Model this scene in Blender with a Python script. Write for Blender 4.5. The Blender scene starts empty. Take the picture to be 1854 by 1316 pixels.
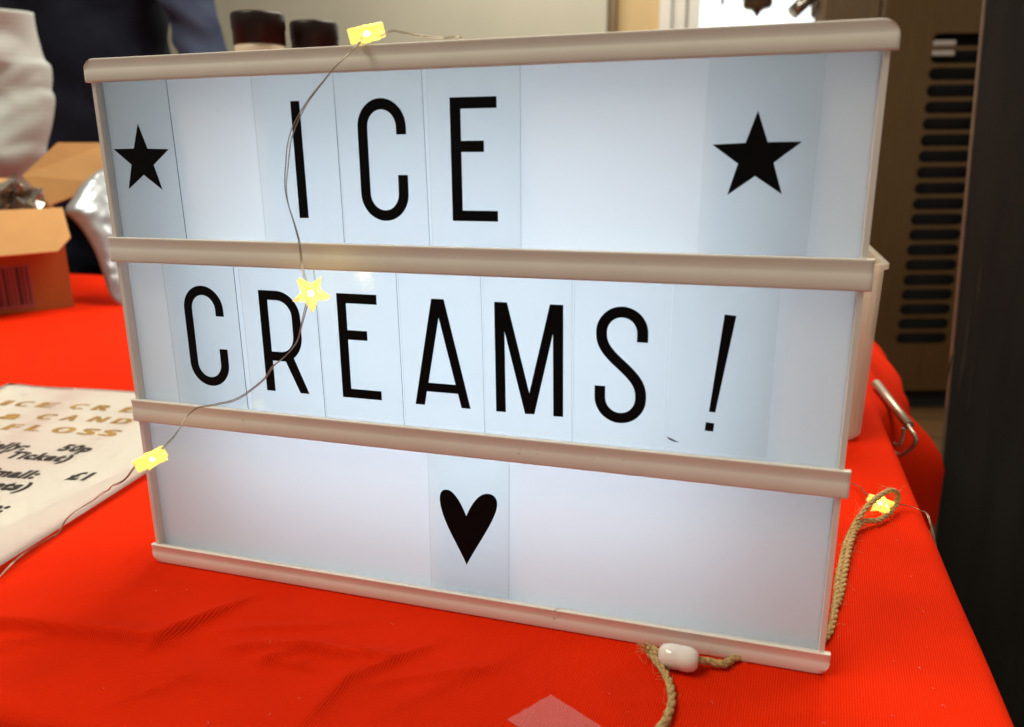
import bpy, bmesh, math, random
from mathutils import Vector, Matrix, noise
random.seed(7)
scn = bpy.context.scene
col = scn.collection

# ------------------------------------------------------------------ camera
# pose solved from the four outer corners of the light box (300 x 224 mm)
RX = Vector((0.95593566, 0.29345303, -0.00850481))     # picture right
RY = Vector((0.06934424, -0.25385217, -0.96475409))    # picture down
RZ = Vector((-0.28526898, 0.92165308, -0.26301562))    # forward
CAM = Vector((0.11348112, -0.2711893, 0.18801336))
FPX, PCX, PCY = 1426.33, 927.0, 658.0
cam = bpy.data.cameras.new('camera')
cam_o = bpy.data.objects.new('camera', cam)
col.objects.link(cam_o)
cam_o.matrix_world = Matrix(((RX.x, -RY.x, -RZ.x, CAM.x), (RX.y, -RY.y, -RZ.y, CAM.y),
                             (RX.z, -RY.z, -RZ.z, CAM.z), (0, 0, 0, 1)))
cam.sensor_width = 36.0
cam.lens = 36.0 * FPX / 1854.0
cam.clip_start, cam.clip_end = 0.01, 60
cam.dof.use_dof = True
cam.dof.focus_distance = 0.34
cam.dof.aperture_fstop = 11.0
scn.camera = cam_o

# ------------------------------------------------------------------ world, lamps, exposure
w = bpy.data.worlds.new('World'); scn.world = w; w.use_nodes = True
bg = w.node_tree.nodes['Background']
bg.inputs[0].default_value = (1.0, 0.89, 0.73, 1); bg.inputs[1].default_value = 0.26
def area(name, loc, target, sx, sy, power, color):
    l = bpy.data.lights.new(name, 'AREA'); l.shape = 'RECTANGLE'; l.size = sx; l.size_y = sy
    l.energy = power; l.color = color
    o = bpy.data.objects.new(name, l); col.objects.link(o); o.location = loc
    o.rotation_euler = (Vector(target) - Vector(loc)).to_track_quat('-Z', 'Y').to_euler()
    return o
area('ceiling_or_fill_lamp', (0.35, 1.0, 1.75), (0.1, 0.15, 0), 1.3, 0.9, 46, (1.0, 0.90, 0.74))
area('ceiling_or_fill_lamp', (-0.9, -0.5, 1.9), (0, 0.1, 0), 1.2, 0.6, 28, (1.0, 0.89, 0.72))  # added fill behind the camera, lifts the front faces
area('ceiling_or_fill_lamp', (-0.7, 2.55, 1.9), (-0.6, 3.1, 0), 1.4, 0.5, 34, (1.0, 0.92, 0.78))  # added light to brighten the back wall and window frame
vs = scn.view_settings
vs.view_transform = 'Standard'; vs.look = 'None'; vs.exposure = 0; vs.gamma = 1
vs.use_curve_mapping = False
scn.cycles.use_denoising = True
scn.cycles.max_bounces = 10; scn.cycles.transparent_max_bounces = 16
scn.cycles.sample_clamp_indirect = 40

# ------------------------------------------------------------------ helpers
def ray(u, v): return RX * ((u - PCX) / FPX) + RY * ((v - PCY) / FPX) + RZ
def on_z(u, v, z=0.0):
    d = ray(u, v); return CAM + d * ((z - CAM.z) / d.z)
def on_y(u, v, y=0.0):
    d = ray(u, v); return CAM + d * ((y - CAM.y) / d.y)
def on_plane(u, v, p, n):
    d = ray(u, v); n = Vector(n); return CAM + d * ((Vector(p) - CAM).dot(n) / d.dot(n))

def obj(name, me, mat=None, parent=None, kind=None, smooth=False):
    if isinstance(me, bmesh.types.BMesh):
        m = bpy.data.meshes.new(name); me.to_mesh(m); me.free(); me = m
    o = bpy.data.objects.new(name, me); col.objects.link(o)
    if mat is not None:
        for x in (mat if isinstance(mat, (list, tuple)) else [mat]): me.materials.append(x)
    if parent is not None: o.parent = parent
    if kind: o['kind'] = kind
    if smooth:
        for p in me.polygons: p.use_smooth = True
    return o
def thing(name, label, cat, group=None, loc=(0, 0, 0)):
    o = bpy.data.objects.new(name, None); col.objects.link(o); o.location = loc
    o.empty_display_size = 0.01
    return tag(o, label, cat, group)
def tag(o, label, cat, group=None):
    o['label'] = label; o['category'] = cat
    if group: o['group'] = group
    return o
def box(bm, x0, x1, y0, y1, z0, z1, bev=0.0, seg=2, mi=0):
    vs_ = [bm.verts.new((x, y, z)) for x in (x0, x1) for y in (y0, y1) for z in (z0, z1)]
    fs = []
    for idx in ((0, 1, 3, 2), (4, 6, 7, 5), (0, 4, 5, 1), (2, 3, 7, 6), (0, 2, 6, 4), (1, 5, 7, 3)):
        f = bm.faces.new([vs_[i] for i in idx]); f.material_index = mi; fs.append(f)
    if bev:
        es = list({e for f in fs for e in f.edges})
        bmesh.ops.bevel(bm, geom=es, offset=bev, segments=seg, affect='EDGES', profile=0.5)
    return bm
def boxm(*a, **k):
    bm = bmesh.new(); box(bm, *a, **k); bmesh.ops.recalc_face_normals(bm, faces=bm.faces); return bm
def prism(pts, y0, y1):
    """polygon given as (x, z), extruded in y"""
    bm = bmesh.new()
    a = [bm.verts.new((x, y0, z)) for x, z in pts]; b = [bm.verts.new((x, y1, z)) for x, z in pts]
    bm.faces.new(a); bm.faces.new(b[::-1]); n = len(pts)
    for i in range(n): bm.faces.new((a[i], b[i], b[(i + 1) % n], a[(i + 1) % n]))
    bmesh.ops.recalc_face_normals(bm, faces=bm.faces); return bm
def catmull(pts, n=8):
    P = [Vector(p) for p in pts]; out = []
    for i in range(len(P) - 1):
        p0 = P[max(i - 1, 0)]; p1 = P[i]; p2 = P[i + 1]; p3 = P[min(i + 2, len(P) - 1)]
        for k in range(n):
            t = k / n
            out.append(0.5 * ((2 * p1) + (p2 - p0) * t + (2 * p0 - 5 * p1 + 4 * p2 - p3) * t * t + (3 * p1 - p0 - 3 * p2 + p3) * t ** 3))
    out.append(P[-1]); return out
def frames(P):
    T = []
    for i in range(len(P)):
        t = P[min(i + 1, len(P) - 1)] - P[max(i - 1, 0)]
        T.append(t.normalized() if t.length > 1e-9 else Vector((0, 0, 1)))
    n = T[0].orthogonal().normalized(); N = []
    for t in T:
        n = n - t * n.dot(t)
        n = n.normalized() if n.length > 1e-6 else t.orthogonal().normalized()
        N.append(n.copy())
    return T, N
def tube(P, r, seg=8, bm=None, rf=None):
    bm = bm or bmesh.new(); T, N = frames(P); rings = []
    for i, p in enumerate(P):
        b = T[i].cross(N[i]); rr = r * (rf(i / (len(P) - 1)) if rf else 1)
        rings.append([bm.verts.new(p + (N[i] * math.cos(2 * math.pi * k / seg) + b * math.sin(2 * math.pi * k / seg)) * rr) for k in range(seg)])
    for a, b in zip(rings, rings[1:]):
        for k in range(seg): bm.faces.new((a[k], a[(k + 1) % seg], b[(k + 1) % seg], b[k])).smooth = True
    bm.faces.new(rings[0][::-1]); bm.faces.new(rings[-1]); return bm
def helix(P, rad, pitch, phase):
    T, N = frames(P); out = []; s = 0
    for i, p in enumerate(P):
        if i: s += (P[i] - P[i - 1]).length
        a = phase + 2 * math.pi * s / pitch; b = T[i].cross(N[i])
        out.append(p + (N[i] * math.cos(a) + b * math.sin(a)) * rad)
    return out
def resample(P, step):
    out = [P[0].copy()]; acc = 0
    for a, b in zip(P, P[1:]):
        L = (b - a).length
        if L < 1e-9: continue
        d = step - acc
        while d <= L:
            out.append(a.lerp(b, d / L)); d += step
        acc = (acc + L) % step if L + acc >= step else acc + L
    out.append(P[-1].copy()); return out
def lathe(prof, seg=40):
    bm = bmesh.new(); rings = []
    for r, z in prof:
        rings.append([bm.verts.new((r * math.cos(2 * math.pi * k / seg), r * math.sin(2 * math.pi * k / seg), z)) for k in range(seg)])
    for a, b in zip(rings, rings[1:]):
        for k in range(seg): bm.faces.new((a[k], a[(k + 1) % seg], b[(k + 1) % seg], b[k])).smooth = True
    bm.faces.new(rings[0][::-1]); bm.faces.new(rings[-1]); bmesh.ops.recalc_face_normals(bm, faces=bm.faces); return bm
def curve_mesh(name, loops, depth):
    """2D outlines (x, z) with holes -> filled mesh lying in the xz plane, thickness depth in y (towards -y)"""
    cu = bpy.data.curves.new(name, 'CURVE'); cu.dimensions = '2D'; cu.fill_mode = 'BOTH'; cu.extrude = depth / 2
    for lp in loops:
        sp = cu.splines.new('POLY'); sp.points.add(len(lp) - 1); sp.use_cyclic_u = True
        for p, (x, z) in zip(sp.points, lp): p.co = (x, z, 0, 1)
    o = bpy.data.objects.new('tmp', cu); col.objects.link(o)
    dg = bpy.context.evaluated_depsgraph_get(); me = bpy.data.meshes.new_from_object(o.evaluated_get(dg))
    bpy.data.objects.remove(o); bpy.data.curves.remove(cu)
    me.transform(Matrix.Rotation(math.radians(90), 4, 'X')); me.name = name
    me.materials.clear(); return me

# ------------------------------------------------------------------ materials
def newmat(name):
    m = bpy.data.materials.new(name); m.use_nodes = True; nt = m.node_tree
    return m, nt, nt.nodes['Principled BSDF'], nt.nodes['Material Output']
def pmat(name, c, rough=0.5, metal=0.0, var=0.08, scale=30, bump=0.0, bscale=200, spec=0.5, stretch=None, c2=None, coat=0, emit=None, estr=0, alpha=1, trans=0):
    m, nt, b, out = newmat(name); L = nt.links.new
    tc = nt.nodes.new('ShaderNodeTexCoord'); mp = nt.nodes.new('ShaderNodeMapping')
    L(tc.outputs['Object'], mp.inputs[0])
    if stretch: mp.inputs['Scale'].default_value = stretch
    n = nt.nodes.new('ShaderNodeTexNoise'); n.inputs['Scale'].default_value = scale; n.inputs['Detail'].default_value = 6
    L(mp.outputs[0], n.inputs['Vector'])
    r = nt.nodes.new('ShaderNodeValToRGB'); L(n.outputs['Fac'], r.inputs[0])
    lo = c2 or tuple(max(0, x * (1 - var)) for x in c); hi = c if c2 else tuple(min(1, x * (1 + var)) for x in c)
    r.color_ramp.elements[0].position = 0.3; r.color_ramp.elements[1].position = 0.7
    r.color_ramp.elements[0].color = (*lo, 1); r.color_ramp.elements[1].color = (*hi, 1)
    L(r.outputs[0], b.inputs['Base Color'])
    b.inputs['Roughness'].default_value = rough; b.inputs['Metallic'].default_value = metal
    b.inputs['Specular IOR Level'].default_value = spec; b.inputs['Coat Weight'].default_value = coat
    b.inputs['Alpha'].default_value = alpha; b.inputs['Transmission Weight'].default_value = trans
    if emit: b.inputs['Emission Color'].default_value = (*emit, 1); b.inputs['Emission Strength'].default_value = estr
    if bump:
        n2 = nt.nodes.new('ShaderNodeTexNoise'); n2.inputs['Scale'].default_value = bscale; n2.inputs['Detail'].default_value = 4
        L(mp.outputs[0], n2.inputs['Vector'])
        bp = nt.nodes.new('ShaderNodeBump'); bp.inputs['Strength'].default_value = bump; bp.inputs['Distance'].default_value = 0.0005
        L(n2.outputs['Fac'], bp.inputs['Height']); L(bp.outputs[0], b.inputs['Normal'])
    return m
def weave_mat(name, c, dark, period, strength, rough=0.85, big=0.05, diag=False, ymin=0.0):
    """woven cloth: two crossed thread waves as bump and thread-gap colour"""
    m, nt, b, out = newmat(name); L = nt.links.new
    tc = nt.nodes.new('ShaderNodeTexCoord'); ws = []
    for ax, per in ((0, period), (1, period * 1.9)):
        mp = nt.nodes.new('ShaderNodeMapping'); L(tc.outputs['UV'], mp.inputs[0])
        if diag: mp.inputs['Rotation'].default_value = (0, 0, math.radians(4))
        wv = nt.nodes.new('ShaderNodeTexWave'); wv.wave_type = 'BANDS'; wv.bands_direction = 'XY'[ax]; wv.wave_profile = 'SIN'
        wv.inputs['Scale'].default_value = math.pi / 10 / per; wv.inputs['Distortion'].default_value = 0.6
        wv.inputs['Detail'].default_value = 2; wv.inputs['Detail Scale'].default_value = 3
        L(mp.outputs[0], wv.inputs['Vector']); ws.append(wv)
    sc1 = nt.nodes.new('ShaderNodeMapRange'); sc1.inputs[3].default_value = ymin; sc1.inputs[4].default_value = 1.0
    L(ws[1].outputs['Fac'], sc1.inputs[0])
    mul = nt.nodes.new('ShaderNodeMath'); mul.operation = 'MULTIPLY'
    L(ws[0].outputs['Fac'], mul.inputs[0]); L(sc1.outputs[0], mul.inputs[1])
    mx = nt.nodes.new('ShaderNodeMix'); mx.data_type = 'RGBA'
    mx.inputs['A'].default_value = (*dark, 1); mx.inputs['B'].default_value = (*c, 1)
    rg = nt.nodes.new('ShaderNodeMapRange'); rg.inputs[1].default_value = 0.0; rg.inputs[2].default_value = 0.5
    L(mul.outputs[0], rg.inputs[0]); L(rg.outputs[0], mx.inputs['Factor'])
    n = nt.nodes.new('ShaderNodeTexNoise'); n.inputs['Scale'].default_value = 22; n.inputs['Detail'].default_value = 10
    L(tc.outputs['UV'], n.inputs['Vector'])
    hs = nt.nodes.new('ShaderNodeHueSaturation'); L(mx.outputs['Result'], hs.inputs['Color'])
    r2 = nt.nodes.new('ShaderNodeMapRange'); r2.inputs[3].default_value = 1 - big; r2.inputs[4].default_value = 1 + big
    L(n.outputs['Fac'], r2.inputs[0]); L(r2.outputs[0], hs.inputs['Value']); L(hs.outputs[0], b.inputs['Base Color'])
    bp = nt.nodes.new('ShaderNodeBump'); bp.inputs['Strength'].default_value = strength; bp.inputs['Distance'].default_value = 0.0003
    L(mul.outputs[0], bp.inputs['Height']); L(bp.outputs[0], b.inputs['Normal'])
    b.inputs['Roughness'].default_value = rough; b.inputs['Specular IOR Level'].default_value = 0.06
    return m

M = {}
M['plastic'] = pmat('white_plastic', (0.82, 0.775, 0.70), 0.58, var=0.03, scale=60, bump=0.03, bscale=900, spec=0.4)
_nt = M['plastic'].node_tree; _b = _nt.nodes['Principled BSDF']; _src = _b.inputs['Base Color'].links[0].from_socket
_tc = _nt.nodes.new('ShaderNodeTexCoord'); _n = _nt.nodes.new('ShaderNodeTexNoise'); _n.inputs['Scale'].default_value = 420; _n.inputs['Detail'].default_value = 2
_n2 = _nt.nodes.new('ShaderNodeTexNoise'); _n2.inputs['Scale'].default_value = 35
_nt.links.new(_tc.outputs['Object'], _n.inputs['Vector']); _nt.links.new(_tc.outputs['Object'], _n2.inputs['Vector'])
_ad = _nt.nodes.new('ShaderNodeMath'); _ad.operation = 'MULTIPLY'; _nt.links.new(_n.outputs['Fac'], _ad.inputs[0]); _nt.links.new(_n2.outputs['Fac'], _ad.inputs[1])
_mr = _nt.nodes.new('ShaderNodeMapRange'); _mr.inputs[1].default_value = 0.43; _mr.inputs[2].default_value = 0.50; _mr.inputs[4].default_value = 0.55
_nt.links.new(_ad.outputs[0], _mr.inputs[0]); _mx = _nt.nodes.new('ShaderNodeMix'); _mx.data_type = 'RGBA'
_nt.links.new(_mr.outputs[0], _mx.inputs['Factor']); _nt.links.new(_src, _mx.inputs['A']); _mx.inputs['B'].default_value = (0.36, 0.29, 0.22, 1); _nt.links.new(_mx.outputs['Result'], _b.inputs['Base Color'])
M['housing'] = pmat('housing_plastic', (0.80, 0.77, 0.72), 0.45, var=0.03)
M['black_print'] = pmat('black_print', (0.004, 0.004, 0.0045), 0.6, var=0.3, spec=0.08)
M['slide_edge'] = pmat('slide_edge', (0.05, 0.06, 0.07), 0.4, var=0.2)
M['slide_edge_pale'] = pmat('slide_edge_pale', (0.16, 0.17, 0.19), 0.4, var=0.2)
M['cloth'] = weave_mat('red_cloth', (0.78, 0.025, 0.0010), (0.58, 0.013, 0.0005), 0.00092, 0.4, big=0.16, diag=True, ymin=0.65)
M['lint'] = pmat('lint', (0.70, 0.32, 0.26), 0.9)
M['paper'] = pmat('paper', (0.88, 0.90, 0.84), 0.55, var=0.03, scale=12, bump=0.05, bscale=500)
M['gold_print'] = pmat('gold_print', (0.36, 0.21, 0.05), 0.5, var=0.35, scale=90)
M['grey_print'] = pmat('dark_print', (0.02, 0.02, 0.022), 0.5, var=0.3)
M['wire'] = pmat('wire_metal', (0.42, 0.36, 0.27), 0.28, metal=0.9, var=0.25, scale=300)
M['jute'] = pmat('jute', (0.52, 0.37, 0.16), 0.9, var=0.45, scale=900, bump=0.6, bscale=2500, spec=0.1)
M['bead'] = pmat('ceramic_bead', (0.84, 0.79, 0.72), 0.14, var=0.05, scale=150, coat=0.5)
M['led'] = pmat('led', (1, 0.9, 0.5), 0.3, emit=(1.0, 0.80, 0.36), estr=60)
M['card_orange'] = pmat('printed_card', (0.40, 0.105, 0.014), 0.65, var=0.22, scale=9, c2=(0.30, 0.115, 0.018))
M['card'] = pmat('cardboard', (0.52, 0.29, 0.10), 0.75, var=0.10, scale=20, bump=0.2, bscale=300)
M['barcode_ground'] = pmat('barcode_ground', (0.30, 0.10, 0.10), 0.6)
M['barcode_ink'] = pmat('barcode_ink', (0.07, 0.015, 0.02), 0.6)
M['foil'] = pmat('silver_foil', (0.50, 0.57, 0.63), 0.36, metal=0.75, var=0.12, scale=40, bump=0.5, bscale=90)
M['film'] = pmat('clear_film', (0.42, 0.38, 0.33), 0.14, metal=0.75, var=0.5, scale=60, bump=0.4, bscale=160)
M['lid'] = pmat('brown_lid', (0.014, 0.006, 0.005), 0.38, var=0.15, scale=30, spec=0.25)
M['cream'] = pmat('cream_bottle', (0.74, 0.66, 0.48), 0.35, var=0.04)
M['steel'] = pmat('brushed_steel', (0.205, 0.125, 0.058), 0.34, metal=0.85, var=0.10, scale=8, stretch=(40, 40, 1.2))
M['steel_dark'] = pmat('shaded_steel', (0.24, 0.17, 0.105), 0.45, metal=0.75, var=0.12, scale=8, stretch=(40, 40, 1.2))
M['chrome'] = pmat('chrome', (0.62, 0.58, 0.52), 0.15, metal=1.0, var=0.08)
M['clip'] = pmat('brushed_clip', (0.55, 0.47, 0.37), 0.38, metal=0.9, var=0.1)
M['pale_clip'] = pmat('pale_clip', (0.50, 0.46, 0.42), 0.5)
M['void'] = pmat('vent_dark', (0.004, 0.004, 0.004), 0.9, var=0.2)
M['board'] = pmat('black_board', (0.020, 0.018, 0.015), 0.62, c2=(0.007, 0.0065, 0.006), scale=5, stretch=(9, 9, 1.0), bump=0.3, bscale=60)
M['board_edge'] = pmat('raw_board_edge', (0.11, 0.085, 0.05), 0.7, var=0.2, scale=60)
M['wall'] = pmat('painted_wall', (0.66, 0.49, 0.25), 0.8, var=0.04, scale=3)
M['panel_wall'] = pmat('pale_panel', (0.56, 0.54, 0.44), 0.7, var=0.05, scale=2.5)
M['floor'] = pmat('wood_floor', (0.15, 0.075, 0.024), 0.6, c2=(0.06, 0.03, 0.010), scale=6, stretch=(1, 12, 1))
M['white_paint'] = pmat('white_paint', (0.82, 0.80, 0.74), 0.5, var=0.03)
M['navy'] = pmat('dark_jacket', (0.018, 0.024, 0.042), 0.85, c2=(0.005, 0.006, 0.011), scale=7, bump=0.5, bscale=30, spec=0.1)
M['blue'] = pmat('blue_sleeve', (0.062, 0.082, 0.14), 0.9, c2=(0.030, 0.042, 0.075), scale=9, bump=0.5, bscale=30, spec=0.1)
M['trousers'] = pmat('dark_trousers', (0.018, 0.028, 0.052), 0.9, c2=(0.006, 0.009, 0.016), scale=12, spec=0.1)
M['skin'] = pmat('skin', (0.60, 0.36, 0.26), 0.55, var=0.08)
M['hair'] = pmat('hair', (0.03, 0.018, 0.010), 0.6, var=0.4, scale=120)
M['waffle'] = weave_mat('waffle_cloth', (0.52, 0.58, 0.57), (0.47, 0.525, 0.515), 0.0036, 0.6, big=0.08)
M['filling'] = pmat('tub_filling', (0.74, 0.48, 0.20), 0.8, var=0.15, scale=120)
M['window_glow'] = pmat('daylight_pane', (0.8, 0.9, 0.95), 0.4, emit=(0.86, 0.97, 1.0), estr=1.25)

def shader_mix(name, build):
    m, nt, b, out = newmat(name); nt.nodes.remove(b); build(nt, out); return m
def _diffuser(nt, out):
    L = nt.links.new; N = nt.nodes.new
    tr = N('ShaderNodeBsdfTranslucent'); tr.inputs[0].default_value = (0.84, 0.87, 0.90, 1)
    df = N('ShaderNodeBsdfDiffuse'); df.inputs[0].default_value = (0.80, 0.80, 0.80, 1)
    gl = N('ShaderNodeBsdfGlossy'); gl.inputs['Roughness'].default_value = 0.12
    m1 = N('ShaderNodeMixShader'); m1.inputs[0].default_value = 0.55; L(df.outputs[0], m1.inputs[1]); L(tr.outputs[0], m1.inputs[2])
    fr = N('ShaderNodeFresnel'); fr.inputs[0].default_value = 1.45
    m2 = N('ShaderNodeMixShader'); L(fr.outputs[0], m2.inputs[0]); L(m1.outputs[0], m2.inputs[1]); L(gl.outputs[0], m2.inputs[2])
    L(m2.outputs[0], out.inputs[0])
M['diffuser'] = shader_mix('milky_diffuser', _diffuser)
def _clear(tint, rough):
    def f(nt, out):
        L = nt.links.new; N = nt.nodes.new
        tp = N('ShaderNodeBsdfTransparent'); tp.inputs[0].default_value = (*tint, 1)
        gl = N('ShaderNodeBsdfGlossy'); gl.inputs['Roughness'].default_value = rough
        fr = N('ShaderNodeFresnel'); fr.inputs[0].default_value = 1.68   # front and back face together
        m2 = N('ShaderNodeMixShader'); L(fr.outputs[0], m2.inputs[0]); L(tp.outputs[0], m2.inputs[1]); L(gl.outputs[0], m2.inputs[2])
        L(m2.outputs[0], out.inputs[0])
    return f
M['slide'] = shader_mix('clear_slide', _clear((0.980, 0.972, 0.958), 0.03))
def _tape(nt, out):
    L = nt.links.new; N = nt.nodes.new
    tp = N('ShaderNodeBsdfTransparent'); tp.inputs[0].default_value = (0.98, 0.98, 0.98, 1)
    df = N('ShaderNodeBsdfPrincipled'); df.inputs['Base Color'].default_value = (0.78, 0.74, 0.72, 1); df.inputs['Roughness'].default_value = 0.28
    m2 = N('ShaderNodeMixShader'); m2.inputs[0].default_value = 0.16; L(tp.outputs[0], m2.inputs[1]); L(df.outputs[0], m2.inputs[2])
    L(m2.outputs[0], out.inputs[0])
M['tape'] = shader_mix('matte_tape', _tape)
def _tub(nt, out):
    L = nt.links.new; N = nt.nodes.new
    tr = N('ShaderNodeBsdfTranslucent'); tr.inputs[0].default_value = (0.85, 0.80, 0.70, 1)
    df = N('ShaderNodeBsdfPrincipled'); df.inputs['Base Color'].default_value = (0.78, 0.74, 0.64, 1); df.inputs['Roughness'].default_value = 0.3
    tp = N('ShaderNodeBsdfTransparent')
    m1 = N('ShaderNodeMixShader'); m1.inputs[0].default_value = 0.45; L(df.outputs[0], m1.inputs[1]); L(tr.outputs[0], m1.inputs[2])
    m2 = N('ShaderNodeMixShader'); m2.inputs[0].default_value = 0.45; L(m1.outputs[0], m2.inputs[1]); L(tp.outputs[0], m2.inputs[2])
    L(m2.outputs[0], out.inputs[0])
M['tub'] = shader_mix('milky_tub', _tub)
def _star(nt, out):
    L = nt.links.new; N = nt.nodes.new
    pr = N('ShaderNodeBsdfPrincipled'); pr.inputs['Base Color'].default_value = (0.95, 0.86, 0.36, 1); pr.inputs['Roughness'].default_value = 0.12
    pr.inputs['Emission Color'].default_value = (1.0, 0.83, 0.22, 1); pr.inputs['Emission Strength'].default_value = STAR_E
    tp = N('ShaderNodeBsdfTransparent'); tp.inputs[0].default_value = (1.0, 0.95, 0.60, 1)
    m2 = N('ShaderNodeMixShader'); nz = N('ShaderNodeTexNoise'); nz.inputs['Scale'].default_value = 330; nz.inputs['Detail'].default_value = 3; tcn = N('ShaderNodeTexCoord'); L(tcn.outputs['Object'], nz.inputs['Vector']); mr = N('ShaderNodeMapRange'); mr.inputs[1].default_value = 0.35; mr.inputs[2].default_value = 0.65; mr.inputs[3].default_value = STAR_T - 0.25; mr.inputs[4].default_value = STAR_T + 0.25; L(nz.outputs['Fac'], mr.inputs[0]); L(mr.outputs[0], m2.inputs[0]); L(pr.outputs[0], m2.inputs[1]); L(tp.outputs[0], m2.inputs[2])
    L(m2.outputs[0], out.inputs[0])
STAR_T = 0.40; STAR_E = 0.72
M['star'] = shader_mix('glowing_star_shell', _star); STAR_T = 0.80; STAR_E = 0.20
M['star_core'] = shader_mix('clear_star_core', _star)

# ------------------------------------------------------------------ setting: floor, wall
FLOOR = -0.74
obj('floor', boxm(-4, 4, -1.5, 3.95, FLOOR - 0.05, FLOOR), M['floor'], kind='structure')
WY = 3.6
def wx(u, v=10): return on_y(u, v, WY).x
wl, wr_ = wx(1266), 1.55                                   # window opening
wall = bmesh.new()
box(wall, -4, wl - 0.16, WY, WY + 0.2, FLOOR, 2.2); box(wall, wr_ + 0.16, 4, WY, WY + 0.2, FLOOR, 2.2)
box(wall, wl - 0.16, wr_ + 0.16, WY, WY + 0.2, FLOOR, 0.1); box(wall, wl - 0.16, wr_ + 0.16, WY, WY + 0.2, 1.75, 2.2)
obj('wall_back', wall, M['wall'], kind='structure')
win = thing('window', 'white framed window full of bright daylight behind the steel machine', 'window', loc=(0, 0, 0))
fx0 = wx(1197)
def wpart(n, m, *a, bev=0.004): return obj(n, boxm(*a, bev=bev), m, win)
wpart('frame_jamb', M['white_paint'], fx0, wx(1218), WY - 0.05, WY + 0.02, 0.1, 1.75)
wpart('frame_jamb', M['white_paint'], wx(1219), wx(1243), WY - 0.02, WY + 0.06, 0.1, 1.75)
wpart('frame_jamb', M['white_paint'], wx(1246), wl, WY + 0.0, WY + 0.08, 0.1, 1.75)
wpart('frame_jamb', M['white_paint'], wr_, wr_ + 0.16, WY - 0.05, WY + 0.08, 0.1, 1.75)
wpart('frame_head', M['white_paint'], wl, wr_, WY - 0.04, WY + 0.08, 1.66, 1.75)
wpart('sill', M['white_paint'], wl, wr_, WY - 0.06, WY + 0.08, 0.1, 0.16)
obj('pane', boxm(wl, wr_, WY + 0.09, WY + 0.10, 0.16, 1.66), M['window_glow'], win)
pb = thing('wall_panel', 'large pale olive board on the wall beside the window', 'board')
obj('board', boxm(-3.2, wx(1106), WY - 0.09, WY - 0.003, FLOOR + 0.1, 1.9, bev=0.006), M['panel_wall'], pb)
obj('edge_shadow_strip', boxm(wx(1107.5), wx(1119), WY - 0.06, WY - 0.003, FLOOR + 0.1, 1.9), M['steel_dark'], pb)  # dark strip stands in for the shadow along the board's side edge

# ------------------------------------------------------------------ table and cloth
EX, FY, BY = 0.21, -0.103, 0.732
tbl = thing('table', 'long trestle table hidden under the red cloth', 'table', loc=(-0.6, 0.3, FLOOR))
def tp_(n, *a): o = obj(n, boxm(*a, bev=0.003), M['board_edge'], tbl); o.matrix_parent_inverse = Matrix.Translation((0.6, -0.3, -FLOOR)); return o
tp_('table_top', -1.6, EX - 0.006, FY + 0.006, BY - 0.006, -0.03, -0.0045)
for lx in (-1.5, EX - 0.12):
    for ly in (FY + 0.06, BY - 0.1): tp_('leg', lx, lx + 0.035, ly, ly + 0.035, FLOOR, -0.03)

RIDGES = []   # (ax, ay, bx, by, height, width) wrinkles traced from the photograph onto the table plane
def ridge(p, q, h, wd):
    a, b = on_z(*p), on_z(*q); RIDGES.append((a.x, a.y, b.x, b.y, h, wd))
ridge((-120, 1125), (290, 1172), 0.0030, 0.0075); ridge((290, 1172), (470, 1078), 0.0026, 0.0065)
ridge((420, 1182), (560, 1184), 0.0020, 0.0055); ridge((560, 1184), (690, 1200), 0.0020, 0.005)
ridge((640, 1235), (790, 1170), 0.0015, 0.006); ridge((400, 1150), (700, 1128), 0.0012, 0.006)
ridge((470, 1200), (560, 1215), 0.0014, 0.005); ridge((660, 1245), (900, 1215), 0.0010, 0.006)
ridge((700, 1290), (960, 1180), 0.0008, 0.009); ridge((150, 1080), (330, 1060), 0.0008, 0.010)
ridge((260, 1230), (420, 1240), 0.0010, 0.010); ridge((1480, 930), (1600, 880), 0.0006, 0.010)
ridge((560, 1300), (640, 1225), 0.0012, 0.008); ridge((1040, 1190), (1110, 1280), 0.0006, 0.010)
rr_ = random.Random(21)
for i in range(16):                                            # faint stray creases
    u_, v_ = rr_.uniform(-60, 1500), rr_.uniform(1090, 1330)
    if v_ < 1030 + u_ * 0.17 + 35: continue
    a_ = rr_.uniform(-0.6, 0.4); l_ = rr_.uniform(60, 190)
    ridge((u_, v_), (u_ + l_ * math.cos(a_), v_ + l_ * math.sin(a_) * 0.6), rr_.uniform(0.0003, 0.0009), rr_.uniform(0.003, 0.007))
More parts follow.
